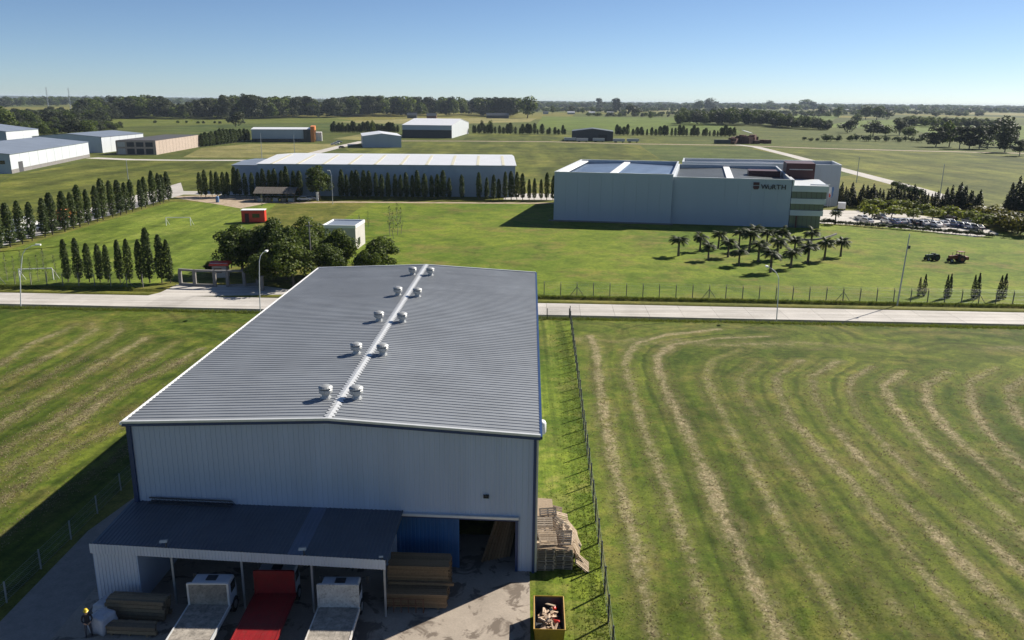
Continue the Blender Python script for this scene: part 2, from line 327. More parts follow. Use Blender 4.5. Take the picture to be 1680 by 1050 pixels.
def sheet(name, pts, z, mat, thick=0.0):
    n = len(pts); me = bpy.data.meshes.new(name)
    vs = [(p[0], p[1], z) for p in pts]; fs = [tuple(range(n))]
    if thick:
        vs += [(p[0], p[1], z - thick) for p in pts]; fs += [(i, n + i, n + (i+1) % n, (i+1) % n) for i in range(n)]
    me.from_pydata(vs, [], fs); me.update()
    if me.polygons[0].normal.z < 0: me.flip_normals()
    return tag(link(name, me, mat), kind='structure')
def GP(z, *pp): return [G(x, y, z) for x, y in pp]
def strip_pts(line, w):
    L_, R_ = [], []
    for i, p in enumerate(line):
        a = line[max(0, i-1)]; b = line[min(len(line)-1, i+1)]; d = (Vector(b) - Vector(a)).normalized(); n = Vector((-d.y, d.x, 0))
        ww = w[i] if isinstance(w, (list, tuple)) else w
        L_.append(Vector(p) + n * ww / 2); R_.append(Vector(p) - n * ww / 2)
    return L_ + R_[::-1]

# concrete road of cast slabs, two lanes
road = tag(bpy.data.objects.new('road', None), kind='structure'); COL.objects.link(road)
slab = MB(); slab.box(0, 0, -0.55, 4.97, 3.47, 0.0); slab_me = slab.mesh('road_slab'); slab_me.materials.append(M['road'])
rang = math.atan2(RE.y, RE.x)
for k in range(-28, 28):
    for ln in (0, 1):
        p = RD(k * 5.0, 0.02 + ln * 3.5)
        inst('road_slab', slab_me, road, (p.x, p.y, 0.045 + rnd.uniform(-0.004, 0.004)), (0, 0, rang))
kerb = MB(); kerb.box(0, 0, -0.5, 4.97, 0.16, 0.0); kerb_me = kerb.mesh('kerb'); kerb_me.materials.append(M['road'])
sheet('driveway', GP(0.05, (232, 487), (262, 480), (290, 467), (425, 468), (470, 474), (520, 482)) , 0.042, M['road'], 0.7)

# yard, gravel lane, side strip
sheet('yard', [(-26.2, 34), (1.15, 34), (1.32, 46.8), (1.2, 52), (-20, 52), (-26.2, 49.5)], 0.03, M['yard'], 0.06)
sheet('gravel_lane', [(-30.0, 34), (-26.1, 34), (-26.1, 52), (-28.6, 60), (-30.2, 52)], 0.02, M['gravel'])

# ---- mown fields with windrows
def pl(*pp): return [G(x, y) for x, y in pp]
SW_R = [pl((1075,1050),(1067,1025),(1037,873),(1007,762),(986,646),(977,570),(968,552)),
 pl((1178,1050),(1168,1025),(1128,904),(1093,803),(1062,722),(1037,641),(1024,596),(1042,565),(1093,550),(1180,541)),
 pl((1281,1050),(1239,964),(1193,863),(1153,767),(1118,692),(1087,631),(1077,586),(1103,566),(1173,556),(1260,552)),
 pl((1400,1050),(1347,961),(1294,877),(1247,793),(1200,710),(1173,656),(1158,618),(1170,590),(1215,574)),
 pl((1505,1045),(1420,935),(1357,856),(1305,772),(1252,694),(1221,652),(1214,620),(1247,594)),
 pl((1612,1045),(1514,940),(1451,861),(1394,788),(1341,736),(1299,689),(1276,645),(1274,618),(1315,592)),
 pl((1700,1040),(1598,945),(1535,877),(1472,814),(1409,751),(1362,694),(1336,650),(1332,618),(1373,594)),
 pl((1730,985),(1680,940),(1598,867),(1525,804),(1451,730),(1404,678),(1392,643),(1397,621),(1430,602)),
 pl((1740,930),(1680,877),(1577,783),(1509,720),(1462,662),(1450,634),(1483,609)),
 pl((1760,880),(1680,820),(1609,757),(1551,704),(1521,660),(1519,632),(1556,611)),
 pl((1760,830),(1680,767),(1619,709),(1593,662),(1590,628),(1635,603)),
 pl((1760,762),(1680,699),(1658,662),(1655,638),(1690,615)),
 pl((1760,690),(1718,655),(1712,640),(1745,620))]
SW_RS = [1.25, 0.95, 1.2, 0.75, 0.6, 0.95, 1.0, 0.8, 1.0, 0.95, 0.9, 0.8, 0.7]
SW_L = [pl((-60,640),(0,600),(50,565),(107,542),(125,532)), pl((-60,662),(0,627),(75,587),(120,565),(155,542),(150,530)), pl((-60,700),(45,637),(125,592),(185,555),(200,541),(195,530)),
 pl((-60,735),(0,698),(98,640),(160,600),(215,570),(240,555)), pl((-60,778),(0,741),(90,691),(150,650),(220,605),(290,562)), pl((-60,815),(0,778),(110,705),(195,640),(275,605),(330,572)),
 pl((-60,868),(0,823),(110,741),(210,690),(290,630),(360,580)), pl((-60,922),(0,882),(100,812),(190,752),(300,660),(400,570))]
SW_LS = [0.7, 0.75, 0.6, 0.9, 0.7, 0.8, 0.7, 0.45]
tab = np.random.RandomState(3).rand(4096)
def n1d(x):
    i = np.floor(x).astype(int); f = x - i; f = f*f*(3-2*f); return tab[i % 4096] * (1-f) + tab[(i+1) % 4096] * f
def n2d(x, y, s):
    r = np.random.RandomState(s); T = r.rand(128, 128); X = np.floor(x).astype(int); Y = np.floor(y).astype(int); fx = x-X; fy = y-Y
    fx = fx*fx*(3-2*fx); fy = fy*fy*(3-2*fy); a = T[X % 128, Y % 128]; b = T[(X+1) % 128, Y % 128]; c = T[X % 128, (Y+1) % 128]; d = T[(X+1) % 128, (Y+1) % 128]
    return (a*(1-fx)+b*fx)*(1-fy) + (c*(1-fx)+d*fx)*fy
SWF = []
def field(name, x0, x1, y0, t1, step, lines, strengths, width, xl=None):
    nx = int((x1-x0)/step)+1; xs = np.linspace(x0, x1, nx); ny = int((112-y0)/step)+1
    X, T = np.meshgrid(xs, np.linspace(0, 1, ny)); ytop = RO.y - 0.041*X + t1
    Y = y0 + (ytop - y0) * T
    if xl: X = X + (xl(Y) - x0) * (1 - (X - x0) / (x1 - x0)) if xl else X
    wob = (n2d(X*0.5+40, Y*0.5+40, 5) - 0.5) * 0.9 + (n2d(X*1.7+40, Y*1.7+40, 6) - 0.5) * 0.35
    sw = np.zeros_like(X); near = np.full_like(X, 1e9); sd_ = np.zeros_like(X)
    for li, (ln, st) in enumerate(zip(lines, strengths)):
        dmin = np.full_like(X, 1e9); sg = np.zeros_like(X)
        for a, b in zip(ln[:-1], ln[1:]):
            ax, ay, bx, by = a.x, a.y, b.x, b.y; dx, dy = bx-ax, by-ay; L2 = dx*dx+dy*dy
            t = np.clip(((X-ax)*dx+(Y-ay)*dy)/L2, 0, 1); ex = X-ax-t*dx; ey = Y-ay-t*dy; d = np.hypot(ex, ey)
            s_ = np.sign(dx*ey-dy*ex); up = d < dmin; dmin = np.where(up, d, dmin); sg = np.where(up, s_, sg)
        dd = dmin + wob * 0.45
        sw = np.maximum(sw, st * (0.95*np.exp(-(np.maximum(dd, 0)/width)**2) + 0.42*np.exp(-((dd-1.15)/0.4)**2)*n2d(X*0.3, Y*0.3, li+20)))
        up = dmin < near; near = np.where(up, dmin, near); sd_ = np.where(up, sg*dmin + li*37.3, sd_)
    streak = 0.55*n1d(sd_*1.1+500+wob*0.6) + 0.45*n1d(sd_*3.4+900+wob)
    patch = n2d(X*0.12+9, Y*0.12+9, 8); sw = sw * (0.55 + 0.75*patch)
    if len(lines) > 10:   # headland passes along the road
        tt = (X-RO.x)*RN.x+(Y-RO.y)*RN.y
        sw = np.maximum(sw, 0.6*np.exp(-((tt+5.2+wob*1.2)/1.0)**2)*n2d(X*0.1, Y*0.4, 11)); sw = np.maximum(sw, 0.75*np.exp(-((tt+12.5+wob*3)/2.0)**2)*n2d(X*0.09+3, Y*0.3, 12))
    SWF.append((X, Y, sw)); Z = 0.018 + 0.07*np.clip(sw, 0, 1)*n2d(X*3, Y*3, 13) + 0.03*n2d(X*0.8, Y*0.8, 14)
    V = np.stack([X, Y, Z], -1).reshape(-1, 3); idx = np.arange(nx*ny).reshape(ny, nx)
    F = np.stack([idx[:-1,:-1], idx[:-1,1:], idx[1:,1:], idx[1:,:-1]], -1).reshape(-1, 4)
    me = np_mesh(name, V, F, True)
    for nm, arr in (('swath', np.clip(sw, 0, 1)), ('streak', streak)):
        a = me.attributes.new(nm, 'FLOAT', 'POINT'); a.data.foreach_set('value', arr.ravel().astype(np.float32))
    return tag(link(name, me, GR['mown']), kind='structure')
fx = lambda y: 5.95 + (y - 43) * 0.0335       # the right boundary fence line
field('mown_field', 6.0, 84, 36, -2.4, 0.3, SW_R, SW_RS, 0.62, xl=lambda Y: fx(Y) + 0.25)
field('hay_field', -104, -30.9, 36, -2.4, 0.38, SW_L, SW_LS, 0.68)
sheet('grass_strip', [(1.2, 34), (fx(34)+0.1, 34), (fx(111)+0.1, 111), (1.5, 111.3), (1.0, 60)], 0.012, GR['strip'])

# ---- lawns, pitch and far fields
sheet('lawn', [RD(3, 11.4), RD(140, 11.4), (170, 185), (130, 196), (82, 208), (70, 230), (14, 246), (-44, 246), (-44, 160)], 0.008, GR['lawn'])
sheet('football_pitch', [RD(-140, 12.5), RD(-62, 12.5), RD(-58, 18.5), (-50, 150), (-62, 190), (-70, 240), (-102, 243), (-102, 160), (-140, 130)], 0.010, GR['pitch'])
sheet('dirt_patch', GP(0.016, (282,322),(345,320),(425,322),(440,333),(395,342),(350,334),(300,327)), 0.016, M['dirt'])
sheet('dirt_path', strip_pts(pl((400,329),(470,333),(560,331.5),(700,332.5),(800,333),(912,333.5)), 3.0), 0.014, M['dirt'])
sheet('lane', [(-114, 130), (-106, 130), (-106, 262), (-84, 262), (-84, 272), (-110, 272), (-122, 300)], 0.02, M['road'])
sheet('loading_apron', [(-3, 257), (16, 257), (16, 275), (-3, 275)], 0.02, M['road'])
sheet('side_road', strip_pts(pl((1210,237.5),(1240,241),(1300,256),(1400,283),(1500,309),(1560,327),(1620,345),(1700,362)), [6,7,7,7,7,7,7,7]), 0.03, M['road'])
sheet('field_road', strip_pts(pl((600,231),(760,231.5),(900,232.5),(1040,236),(1210,238.5),(1330,243),(1500,247.5),(1700,252)), 7.5), 0.026, M['dirt'])
sheet('service_road', strip_pts(pl((150,259),(215,262),(300,263),(420,263),(470,262)), 8), 0.026, M['road'])
sheet('branch_road', strip_pts(pl((490,258),(520,250),(560,240),(596,232)), 7.5), 0.03, M['road'])
sheet('car_park', GP(0.02, (1338,344),(1420,346),(1500,352),(1560,361),(1610,371),(1640,384),(1600,389),(1520,379),(1440,371),(1345,366)), 0.02, M['road'])
sheet('striped_pasture', GP(0.01, (560,241),(680,233),(935,234),(1030,238),(1060,248),(1085,262),(1100,290),(880,300),(600,262)), 0.010, GR['far4'])
sheet('striped_meadow', GP(0.01, (760,229.5),(772,218),(935,220),(1060,222),(1120,238.5),(930,231.5)), 0.011, GR['far4'])
sheet('rough_pasture', GP(0.012, (1050,238.5),(1220,241.5),(1300,258),(1400,286),(1330,300),(1085,262),(1062,247)), 0.012, GR['far2'])
sheet('open_pasture', GP(0.012, (1300,243),(1500,249),(1760,257),(1760,360),(1680,352),(1560,322),(1400,279),(1270,246)), 0.012, GR['far4'])
sheet('green_crop', GP(0.02, (875,212),(890,191),(1110,193),(1130,199),(1200,205),(1215,218),(1100,219)), 0.02, GR['far1'])
sheet('meadow', GP(0.02, (0,300),(20,288),(160,262),(430,266),(430,290),(285,322),(0,395)), 0.012, GR['far4'])
sheet('dry_paddock', GP(0.022, (300,258),(330,243),(410,236),(545,236),(560,241),(500,252),(470,259)), 0.022, GR['far3'])
sheet('dry_strip', GP(0.022, (545,228),(600,219),(650,219),(640,224),(600,230)), 0.022, GR['far3'])
sheet('dry_strip', GP(0.022, (545,200),(700,193),(880,194),(870,200),(760,203),(640,203)), 0.022, GR['far3'])
sheet('bean_field', GP(0.02, (250,214),(330,205),(545,203),(545,213),(420,214),(330,222)), 0.02, GR['far2'])
sheet('pale_field', GP(0.03, (920,183),(1120,183),(1130,178),(930,176)), 0.03, GR['far3'])
sheet('lime_field', GP(0.03, (1255,192),(1300,188),(1380,190),(1360,200),(1290,198)), 0.03, GR['far1'])
sheet('pale_field', GP(0.03, (1340,208),(1500,214),(1600,236),(1760,240),(1760,212),(1600,200),(1470,196),(1400,198)), 0.03, GR['far1'])
sheet('pale_field', GP(0.03, (1000,177),(1300,180),(1400,182),(1680,190),(1680,186),(1300,177)), 0.035, GR['far3'])

# ------------------------------------------------------------------ the near warehouse
EU = Vector((26.86, -1.55, 0)); EV = Vector((0.99, 50.33, 0)); WL = EU.length; LL = EV.length; EUh = EU.normalized(); EVh = EV.normalized()
WO = Vector((-25.05, 48.6, 0))
def wx(p): q = EUh * p[0] + EVh * p[1]; return (q.x, q.y, p[2])
ZE, ZR = 9.75, 10.42
def zr(u): return ZE + (ZR - ZE) * (1 - abs(u - WL/2) / (WL/2))
wh = empty('warehouse', WO, 0, 'large grey gabled metal warehouse with ribbed roof, ridge ventilators and open sliding door', 'warehouse')
nsh = 50; sw_ = LL / nsh
def roof_sheet(side):
    b = MB(wx); u0, u1 = (0.0, WL/2 - 0.02) if side == 0 else (WL/2 + 0.02, WL)
    pr = []
    for r_ in (0, 0.5):
        pr += [(r_*sw_, 0), (r_*sw_ + 0.30*sw_, 0), (r_*sw_ + 0.335*sw_, 0.036), (r_*sw_ + 0.455*sw_, 0.036), (r_*sw_ + 0.49*sw_, 0)]
    pr.append((sw_, 0))
    for (v0, h0), (v1, h1) in zip(pr[:-1], pr[1:]):
        q = [(u0, v0, zr(u0)+h0), (u1, v0, zr(u1)+h0), (u1, v1, zr(u1)+h1), (u0, v1, zr(u0)+h1)]; b.quad(*q)
    for us in (u0, u1):                        # closed sheet ends
        b.add([(us, v, zr(us)+h) for v, h in pr] + [(us, sw_, zr(us)-0.04), (us, 0, zr(us)-0.04)], [tuple(range(len(pr)+2))])
    return b.mesh('roof_sheet')
for side in (0, 1):
    me = roof_sheet(side); me.materials.append(M['roof'])
    for k in range(nsh):
        p = EVh * (k * sw_); inst('roof_sheet', me, wh, (p.x, p.y, rnd.uniform(-0.006, 0.006)))
rc = MB(wx); nt_ = 100
for k in range(nt_):
    v0 = k*LL/nt_; v1 = v0 + LL/nt_*0.55; v2 = v0 + LL/nt_
    for (a, b_, hw) in ((v0, v1, 0.34), (v1, v2, 0.22)):
        for s_ in (-1, 1):
            rc.quad((WL/2, a, ZR+0.11), (WL/2, b_, ZR+0.11), (WL/2+s_*hw, b_, ZR+0.072-hw*0.05), (WL/2+s_*hw, a, ZR+0.072-hw*0.05))
rc.build('ridge_cap', M['palemetal'], wh)

def wall_sheets(u0, u1, n, zb, zt, v, parent, mat, ribs=3, name='wall_sheet', out=-1, xf=wx):
    w = (u1-u0)/n
    for k in range(n):
        b = MB(xf); pr = []
        for r_ in range(ribs):
            a = u0 + k*w + r_*w/ribs; q = w/ribs
            pr += [(a, 0), (a+0.55*q, 0), (a+0.62*q, 0.035), (a+0.90*q, 0.035), (a+0.97*q, 0)]
        pr.append((u0+(k+1)*w, 0))
        for (a, h0), (c, h1) in zip(pr[:-1], pr[1:]):
            b.quad((a, v+out*h0, zb), (c, v+out*h1, zb), (c, v+out*h1, zt(c)), (a, v+out*h0, zt(a)))
        b.build(name, mat, parent)
zt = lambda u: zr(u) - 0.05
wall_sheets(0.25, 17.6, 17, 0, zt, 0.3, wh, M['wallsheet']); wall_sheets(17.6, 25.5, 8, 3.86, zt, 0.3, wh, M['wallsheet']); wall_sheets(25.5, WL-0.25, 1, 0, zt, 0.3, wh, M['wallsheet'])
b = MB(wx)
for k in range(100):
    a = 0.3 + k*(LL-0.6)/100; c = a + (LL-0.6)/100
    for (p0, h0), (p1, h1) in (((a, 0), (a+0.3, 0)), ((a+0.3, 0), (a+0.34, 0.035)), ((a+0.34, 0.035), (c-0.04, 0.035)), ((c-0.04, 0.035), (c, 0))):
        b.quad((WL-0.25+h0, p0, 0), (WL-0.25+h1, p1, 0), (WL-0.25+h1, p1, ZE-0.05), (WL-0.25+h0, p0, ZE-0.05))
b.build('side_wall', M['wallsheet'], wh)
MB(wx).quad((0.25, LL-0.3, 0), (0.25, 0.3, 0), (0.25, 0.3, ZE), (0.25, LL-0.3, ZE)).build('side_wall', M['wallsheet'], wh)
MB(wx).add([(WL-0.25, LL-0.3, 0), (0.25, LL-0.3, 0), (0.25, LL-0.3, zt(0.25)), (WL/2, LL-0.3, zt(WL/2)), (WL-0.25, LL-0.3, zt(0.25))], [(0,1,2,3,4)]).build('back_wall', M['wallsheet'], wh)
def barge(v, lo, hi, t, mat, name):
    b = MB(wx)
    for (ua, ub) in ((-0.05, WL/2), (WL/2, WL+0.05)):
        za, zb_ = zr(max(ua, 0)), zr(min(ub, WL))
        b.add([(ua, v, za+lo), (ub, v, zb_+lo), (ub, v+t, zb_+lo), (ua, v+t, za+lo), (ua, v, za+hi), (ub, v, zb_+hi), (ub, v+t, zb_+hi), (ua, v+t, za+hi)],
              [(0,3,2,1),(4,5,6,7),(0,1,5,4),(1,2,6,5),(2,3,7,6),(3,0,4,7)])
    return b.build(name, mat, wh)
barge(-0.03, -0.03, 0.12, 0.2, M['palemetal'], 'barge_flashing'); barge(-0.005, -0.24, -0.033, 0.2, M['blue'], 'barge_trim'); barge(LL-0.15, -0.1, 0.1, 0.2, M['palemetal'], 'barge_flashing')
MB(wx).box(-0.16, -0.03, ZE-0.12, -0.003, LL+0.05, ZE+0.05).build('gutter', M['white'], wh)
MB(wx).box(WL+0.003, -0.03, ZE-0.18, WL+0.17, LL+0.05, ZE+0.03).build('gutter', M['blue'], wh)
MB(wx).box(0.14, 0.12, 0, 0.42, 0.262, ZE-0.1).build('corner_trim', M['blue'], wh)
MB(wx).box(WL-0.36, 0.12, 0, WL-0.18, 0.262, ZE-0.1).build('corner_trim', M['blue'], wh)
MB(wx).box(WL-0.25, 0.26, 0, WL-0.05, 0.7, ZE-0.1).build('downpipe', M['palemetal'], wh)
MB(wx).box(17.3, 0.05, 3.86, 25.65, 0.27, 4.02).build('door_rail', M['palemetal'], wh); MB(wx).box(17.3, 0.07, 3.76, 25.65, 0.26, 3.858).build('door_header', M['blue'], wh)
MB(wx).box(25.44, 0.2, 0, 25.62, 0.42, 3.755).build('door_jamb', M['blue'], wh)
dr = empty('sliding_door', (0, 0, 0)); dr.parent = wh
wall_sheets(17.6, 21.65, 4, 0.05, lambda u: 3.74, 0.42, dr, M['bluedoor'], 4, 'door_sheet')
MB(wx).box(21.55, 0.34, 0.05, 21.75, 0.46, 3.75).build('door_edge', M['bluedoor'], dr)
fl = MB(wx).box(23.35, 0.12, 5.3, 23.7, 0.3, 5.5).build('flood_light', M['black'], wh)
MB(wx).lathe([(0.02, 0), (0.30, 0.02), (0.36, 0.1), (0.36, 0.75), (0.30, 0.88), (0.1, 0.95)], (WL+0.12, 3.4, 8.55), 14).build('wall_tank', M['white'], wh, True)
# ridge ventilators
vb = MB(); vb.box(-0.42, -0.42, -0.1, 0.42, 0.42, 0.10); vb.lathe([(0.40, 0.1), (0.30, 0.34), (0.28, 0.45)], n=14); vb_me = vb.mesh('base'); vb_me.materials.append(M['vent'])
vh = MB().lathe([(0.28, 0.44), (0.50, 0.50), (0.54, 0.60), (0.54, 0.80), (0.50, 0.84)], n=16); vh_me = vh.mesh('hood'); vh_me.materials.append(M['vent'])
vn = MB().lathe([(0.46, 0.83), (0.46, 0.93)], n=16); vn_me = vn.mesh('louvre'); vn_me.materials.append(M['darkmetal'])
vc = MB().lathe([(0.57, 0.92), (0.57, 0.98), (0.42, 1.10), (0.20, 1.17), (0.03, 1.19)], n=16); vc_me = vc.mesh('cap'); vc_me.materials.append(M['vent'])
for px, py in ((535,655),(585,656),(585,582),(628,584),(622,528),(660,530),(653,486),(685,488),(677,452),(706,453)):
    p = G(px, py, 10.27); e = empty('ventilator', (p.x - WO.x, p.y - WO.y, 10.31), rnd.uniform(0, 0.1)); e.parent = wh; e.scale = (0.86,)*3
    for nm, me in (('base', vb_me), ('hood', vh_me), ('louvre', vn_me), ('cap', vc_me)): inst(nm, me, e)

# ------------------------------------------------------------------ open shed along its front
SO = Vector((-25.35, 43.75, 0)); SUv = Vector((18.15, -1.5, 0)); SW = SUv.length; SUh = SUv.normalized(); SVh = Vector((0.04, 1, 0)).normalized()
def sx(p): q = SUh * p[0] + SVh * p[1]; return (q.x, q.y, p[2])
sh = empty('open_shed', SO, 0, 'low open truck shed with dark ribbed roof and white fascia against the warehouse', 'shed')
SD0, SD1 = 5.2, 5.75; ZB, ZF = 4.12, 3.86
def sdep(u): return SD0 + (SD1 - SD0) * u / SW
for k in range(18):
    w = SW/18; b = MB(sx); pr = []
    for r_ in range(4):
        a = k*w + r_*w/4; q = w/4; pr += [(a, 0), (a+0.6*q, 0), (a+0.7*q, 0.035), (a+0.9*q, 0.035)]
    pr.append(((k+1)*w, 0))
    for (a, h0), (c, h1) in zip(pr[:-1], pr[1:]): b.quad((a, 0.02, ZF+h0), (c, 0.02, ZF+h1), (c, sdep(c), ZB+h1), (a, sdep(a), ZB+h0))
    b.build('roof_sheet', M['clearsheet'] if k == 12 else M['shedroof'], sh)
wall_sheets(-0.12, SW-0.1, 18, 3.28, lambda u: 3.92, 0.0, sh, M['whitesheet'], 5, 'fascia_sheet', xf=sx)
MB(sx).box(-0.12, 0.005, 3.28, SW-0.1, 0.05, 3.90).build('fascia_beam', M['darkmetal'], sh)
wall_sheets(0.05, 2.75, 3, 0.0, lambda u: 3.30, 0.06, sh, M['whitesheet'], 4, 'wall_sheet', xf=sx)
MB(sx).box(2.75, 0.03, 0, 2.83, 5.0, 3.35).build('partition', M['wallsheet'], sh)
MB(sx).box(-0.02, 0.08, 0, 0.05, 5.1, 3.86).build('side_wall', M['wallsheet'], sh)
MB(sx).box(SW-0.16, 0.03, 3.66, SW-0.08, 5.7, 3.84).build('end_beam', M['darkmetal'], sh)
for u in (4.95, 9.3, 13.6, SW-0.2):
    q = sx((u, 0.12, 0)); MB().box(q[0]-0.06, q[1]-0.06, 0, q[0]+0.06, q[1]+0.06, 3.4).build('post', M['steel'], sh)
for u in (4.7, 13.2, SW-0.3):
    q = sx((u, 0.1, 3.85)); r_ = 0.6 if u > SW-1 else 1.0
    MB().tube((q[0], q[1], 3.8), (q[0], q[1], 3.8+0.5*r_), 0.04).build('lamp_bracket', M['darkmetal'], sh)
    MB().cbox((q[0]-0.05, q[1]-0.12, 3.8+0.58*r_), (0.42*r_, 0.34*r_, 0.16*r_), 0.2, -0.35).build('flood_light', M['steel'], sh)
ld = empty('steel_truss', SO + Vector(sx((1.3, 4.75, ZB+0.03))), math.atan2(SUv.y, SUv.x)+0.012, 'dark lattice truss lying on the shed roof against the warehouse wall', 'truss')
MB().box(0, 0, 0, 5.6, 0.07, 0.07).build('rail', M['darkmetal'], ld); MB().box(0, 0.36, 0.0, 5.6, 0.43, 0.07).build('rail', M['darkmetal'], ld); MB().box(0, 0.18, 0.3, 5.6, 0.25, 0.37).build('rail', M['darkmetal'], ld)
lr = MB()
for k in range(19):
    x = 0.1 + k*0.3; lr.tube((x, 0.03, 0.03), (x+0.15, 0.21, 0.33), 0.018, n=5); lr.tube((x+0.15, 0.21, 0.33), (x+0.3 if k < 18 else x+0.2, 0.4, 0.03), 0.018, n=5); lr.tube((x, 0.03, 0.03), (x, 0.4, 0.03), 0.018, n=5)
lr.build('lattice', M['darkmetal'], ld)

# ------------------------------------------------------------------ trucks backed out of the shed (rear at local y=0, cab at +y)
def truck(label, loc, rz, bedlen, headh, deckm, headm, framem, cabm, side_rail=True):
    t = empty('flatbed_truck', loc, rz, label, 'truck', 'flatbed trucks parked in the shed')
    bl = bedlen
    nb = 8; w = 2.36 / nb
    for k in range(nb):
        MB().box(-1.18 + k*w + 0.004, 0, 1.10, -1.18 + (k+1)*w - 0.004, bl, 1.18 + rnd.uniform(-0.004, 0.004)).build('deck_plank', deckm, t)
    MB().box(-1.21, -0.05, 0.98, 1.21, 0.0, 1.2).build('tail_bar', framem, t)
    for s_ in (-1, 1): MB().box(s_*1.18 if s_ > 0 else -1.25, 0, 0.98, 1.25 if s_ > 0 else -1.18, bl, 1.22).build('side_rail', framem, t)
    MB().box(-0.42, 0.1, 0.62, -0.30, bl+2.0, 0.97).box(0.30, 0.1, 0.62, 0.42, bl+2.0, 0.97).box(-1.1, bl*0.25, 0.95, 1.1, bl*0.25+0.1, 1.09).box(-1.1, bl*0.7, 0.95, 1.1, bl*0.7+0.1, 1.09).build('chassis', M['darkmetal'], t)
    MB().box(-1.12, bl-0.05, 1.2, 1.12, bl+0.02, 1.2+headh).build('headboard', headm, t)
    fr = MB(); fr.box(-1.22, bl-0.09, 1.18, -1.11, bl+0.05, 1.26+headh); fr.box(1.11, bl-0.09, 1.18, 1.22, bl+0.05, 1.26+headh); fr.box(-1.109, bl-0.09, 1.2+headh, 1.109, bl+0.05, 1.28+headh)
    fr.build('headboard_frame', framem, t)
    c0 = bl + 0.18
    cab = MB(); cab.prism([(c0, 0.75), (c0+1.45, 0.75), (c0+1.48, 1.45), (c0+1.2, 2.3), (c0+1.0, 2.46), (c0+0.1, 2.48), (c0, 2.36)], -1.08, 1.08, 'x')
    cb = cab.build('cab', cabm, t)
    bv = cb.modifiers.new('bevel', 'BEVEL'); bv.width = 0.07; bv.segments = 2
    MB().prism([(c0+1.50, 1.5), (c0+1.475, 1.5), (c0+1.225, 2.26), (c0+1.25, 2.26)], -0.95, 0.95, 'x').build('windscreen', M['glass'], cb)
    MB().cbox((0, c0+0.55, 2.50), (0.6, 0.5, 0.05)).build('roof_hatch', M['darkmetal'], cb)
    MB().box(-0.5, c0-0.01, 1.75, 0.5, c0-0.002, 2.3).build('rear_window', M['glass'], cb)
    for s_ in (-1, 1):
        MB().box(s_*1.095-0.012, c0+0.45, 1.55, s_*1.095+0.012, c0+1.15, 2.15).build('side_window', M['glass'], cb)
        MB().tube((s_*1.1, c0+1.5, 2.1), (s_*1.42, c0+1.55, 2.1), 0.02).cbox((s_*1.42, c0+1.55, 1.95), (0.16, 0.05, 0.42)).build('mirror', M['darkmetal'], cb)
        for y in (1.1, c0+0.95):
            wq = MB().wheel((s_*0.98, y, 0.48), 0.48, 0.28).build('wheel', M['black'], t)
            MB().wheel((s_*1.115, y, 0.48), 0.26, 0.05).build('rim', M['steel'], wq)
        MB().box(s_*0.95-0.12, -0.075, 0.84, s_*0.95+0.12, -0.04, 0.96).build('tail_light', M['brightred'], t)
    return t
truck('flatbed truck with grey worn deck and white-framed grey headboard in the shed', (-17.6, 36.3, 0.03), R(0.5), 5.4, 1.35, M['deck'], M['deck'], M['palemetal'], M['cabpaint'])
truck('flatbed truck with red deck and red headboard in the shed', (-14.05, 36.0, 0.03), R(0.5), 6.9, 1.45, M['red'], M['red'], M['red'], M['cabpaint'])
truck('flatbed truck with scuffed white headboard and dirty grey deck in the shed', (-10.0, 36.2, 0.03), R(0.0), 5.35, 1.45, M['deck'], M['dirtywhite'], M['dirtywhite'], M['cabpaint'])

# ------------------------------------------------------------------ timber
def board_stack(name, label, loc, rz, L, D, H, bh, bw, mat, gap=0.012, jig=0.12, group=None, z0=0.12):
    t = empty(name, loc, rz, label, 'timber stack', group)
    for x in (-L*0.36, 0, L*0.36): MB().box(x-0.06, -D/2, 0, x+0.06, D/2, z0-0.002).build('bearer', M['timber'], t)
    rows = max(1, int(H/bh)); nb = max(1, int(D/bw))
    bm_ = MB().box(-L/2, -bw/2+gap/2, 0, L/2, bw/2-gap/2, bh-gap); me = bm_.mesh('board'); me.materials.append(mat)
    for r_ in range(rows):
        for k in range(nb):
            if 0 < k < nb-1 and r_ < rows-1: continue      # boards nobody can see inside the stack
            inst('board', me, t, (rnd.uniform(-jig, jig), -D/2+bw*(k+0.5), z0+r_*bh), (0, 0, rnd.uniform(-0.004, 0.004)))
    MB().box(-L/2+0.15, -D/2+bw, z0, L/2-0.15, D/2-bw, z0+(rows-1)*bh-0.004).build('inner_boards', mat, t)['kind'] = 'stuff'
    return t
p = G(226, 1016); board_stack('timber_stack', 'tall stack of brown sawn beams beside the white bags', (p.x+0.05, p.y+0.35, 0.03), R(-4), 3.5, 1.15, 1.25, 0.25, 0.23, M['timber'], 0.03, 0.1)
p = G(214, 1043); board_stack('timber_stack', 'low stack of brown beams lying in front of the tall timber stack', (p.x, p.y+0.35, 0.03), R(-3), 2.9, 0.9, 0.5, 0.25, 0.23, M['timber'], 0.03, 0.16)
p = G(681, 1000); board_stack('timber_stack', 'lower timber bundle beside the blue sliding door, boards stacked flat', (p.x+0.1, p.y+0.55, 0.03), R(-2), 3.7, 1.1, 0.9, 0.1, 0.2, M['fresh'], 0.012, 0.05)
p = G(681, 1000); board_stack('timber_stack', 'taller timber bundle of flat boards against the blue sliding door', (p.x+0.12, p.y+2.0, 0.03), R(-2), 3.8, 1.7, 2.1, 0.1, 0.2, M['fresh'], 0.012, 0.05)
q = empty('beam', (p.x+0.3, p.y+1.0, 1.09), R(-2), 'single squared beam lying across the lower timber bundle', 'beam'); MB().box(-2, -0.09, 0, 2, 0.09, 0.17).build('beam_body', M['fresh'], q)
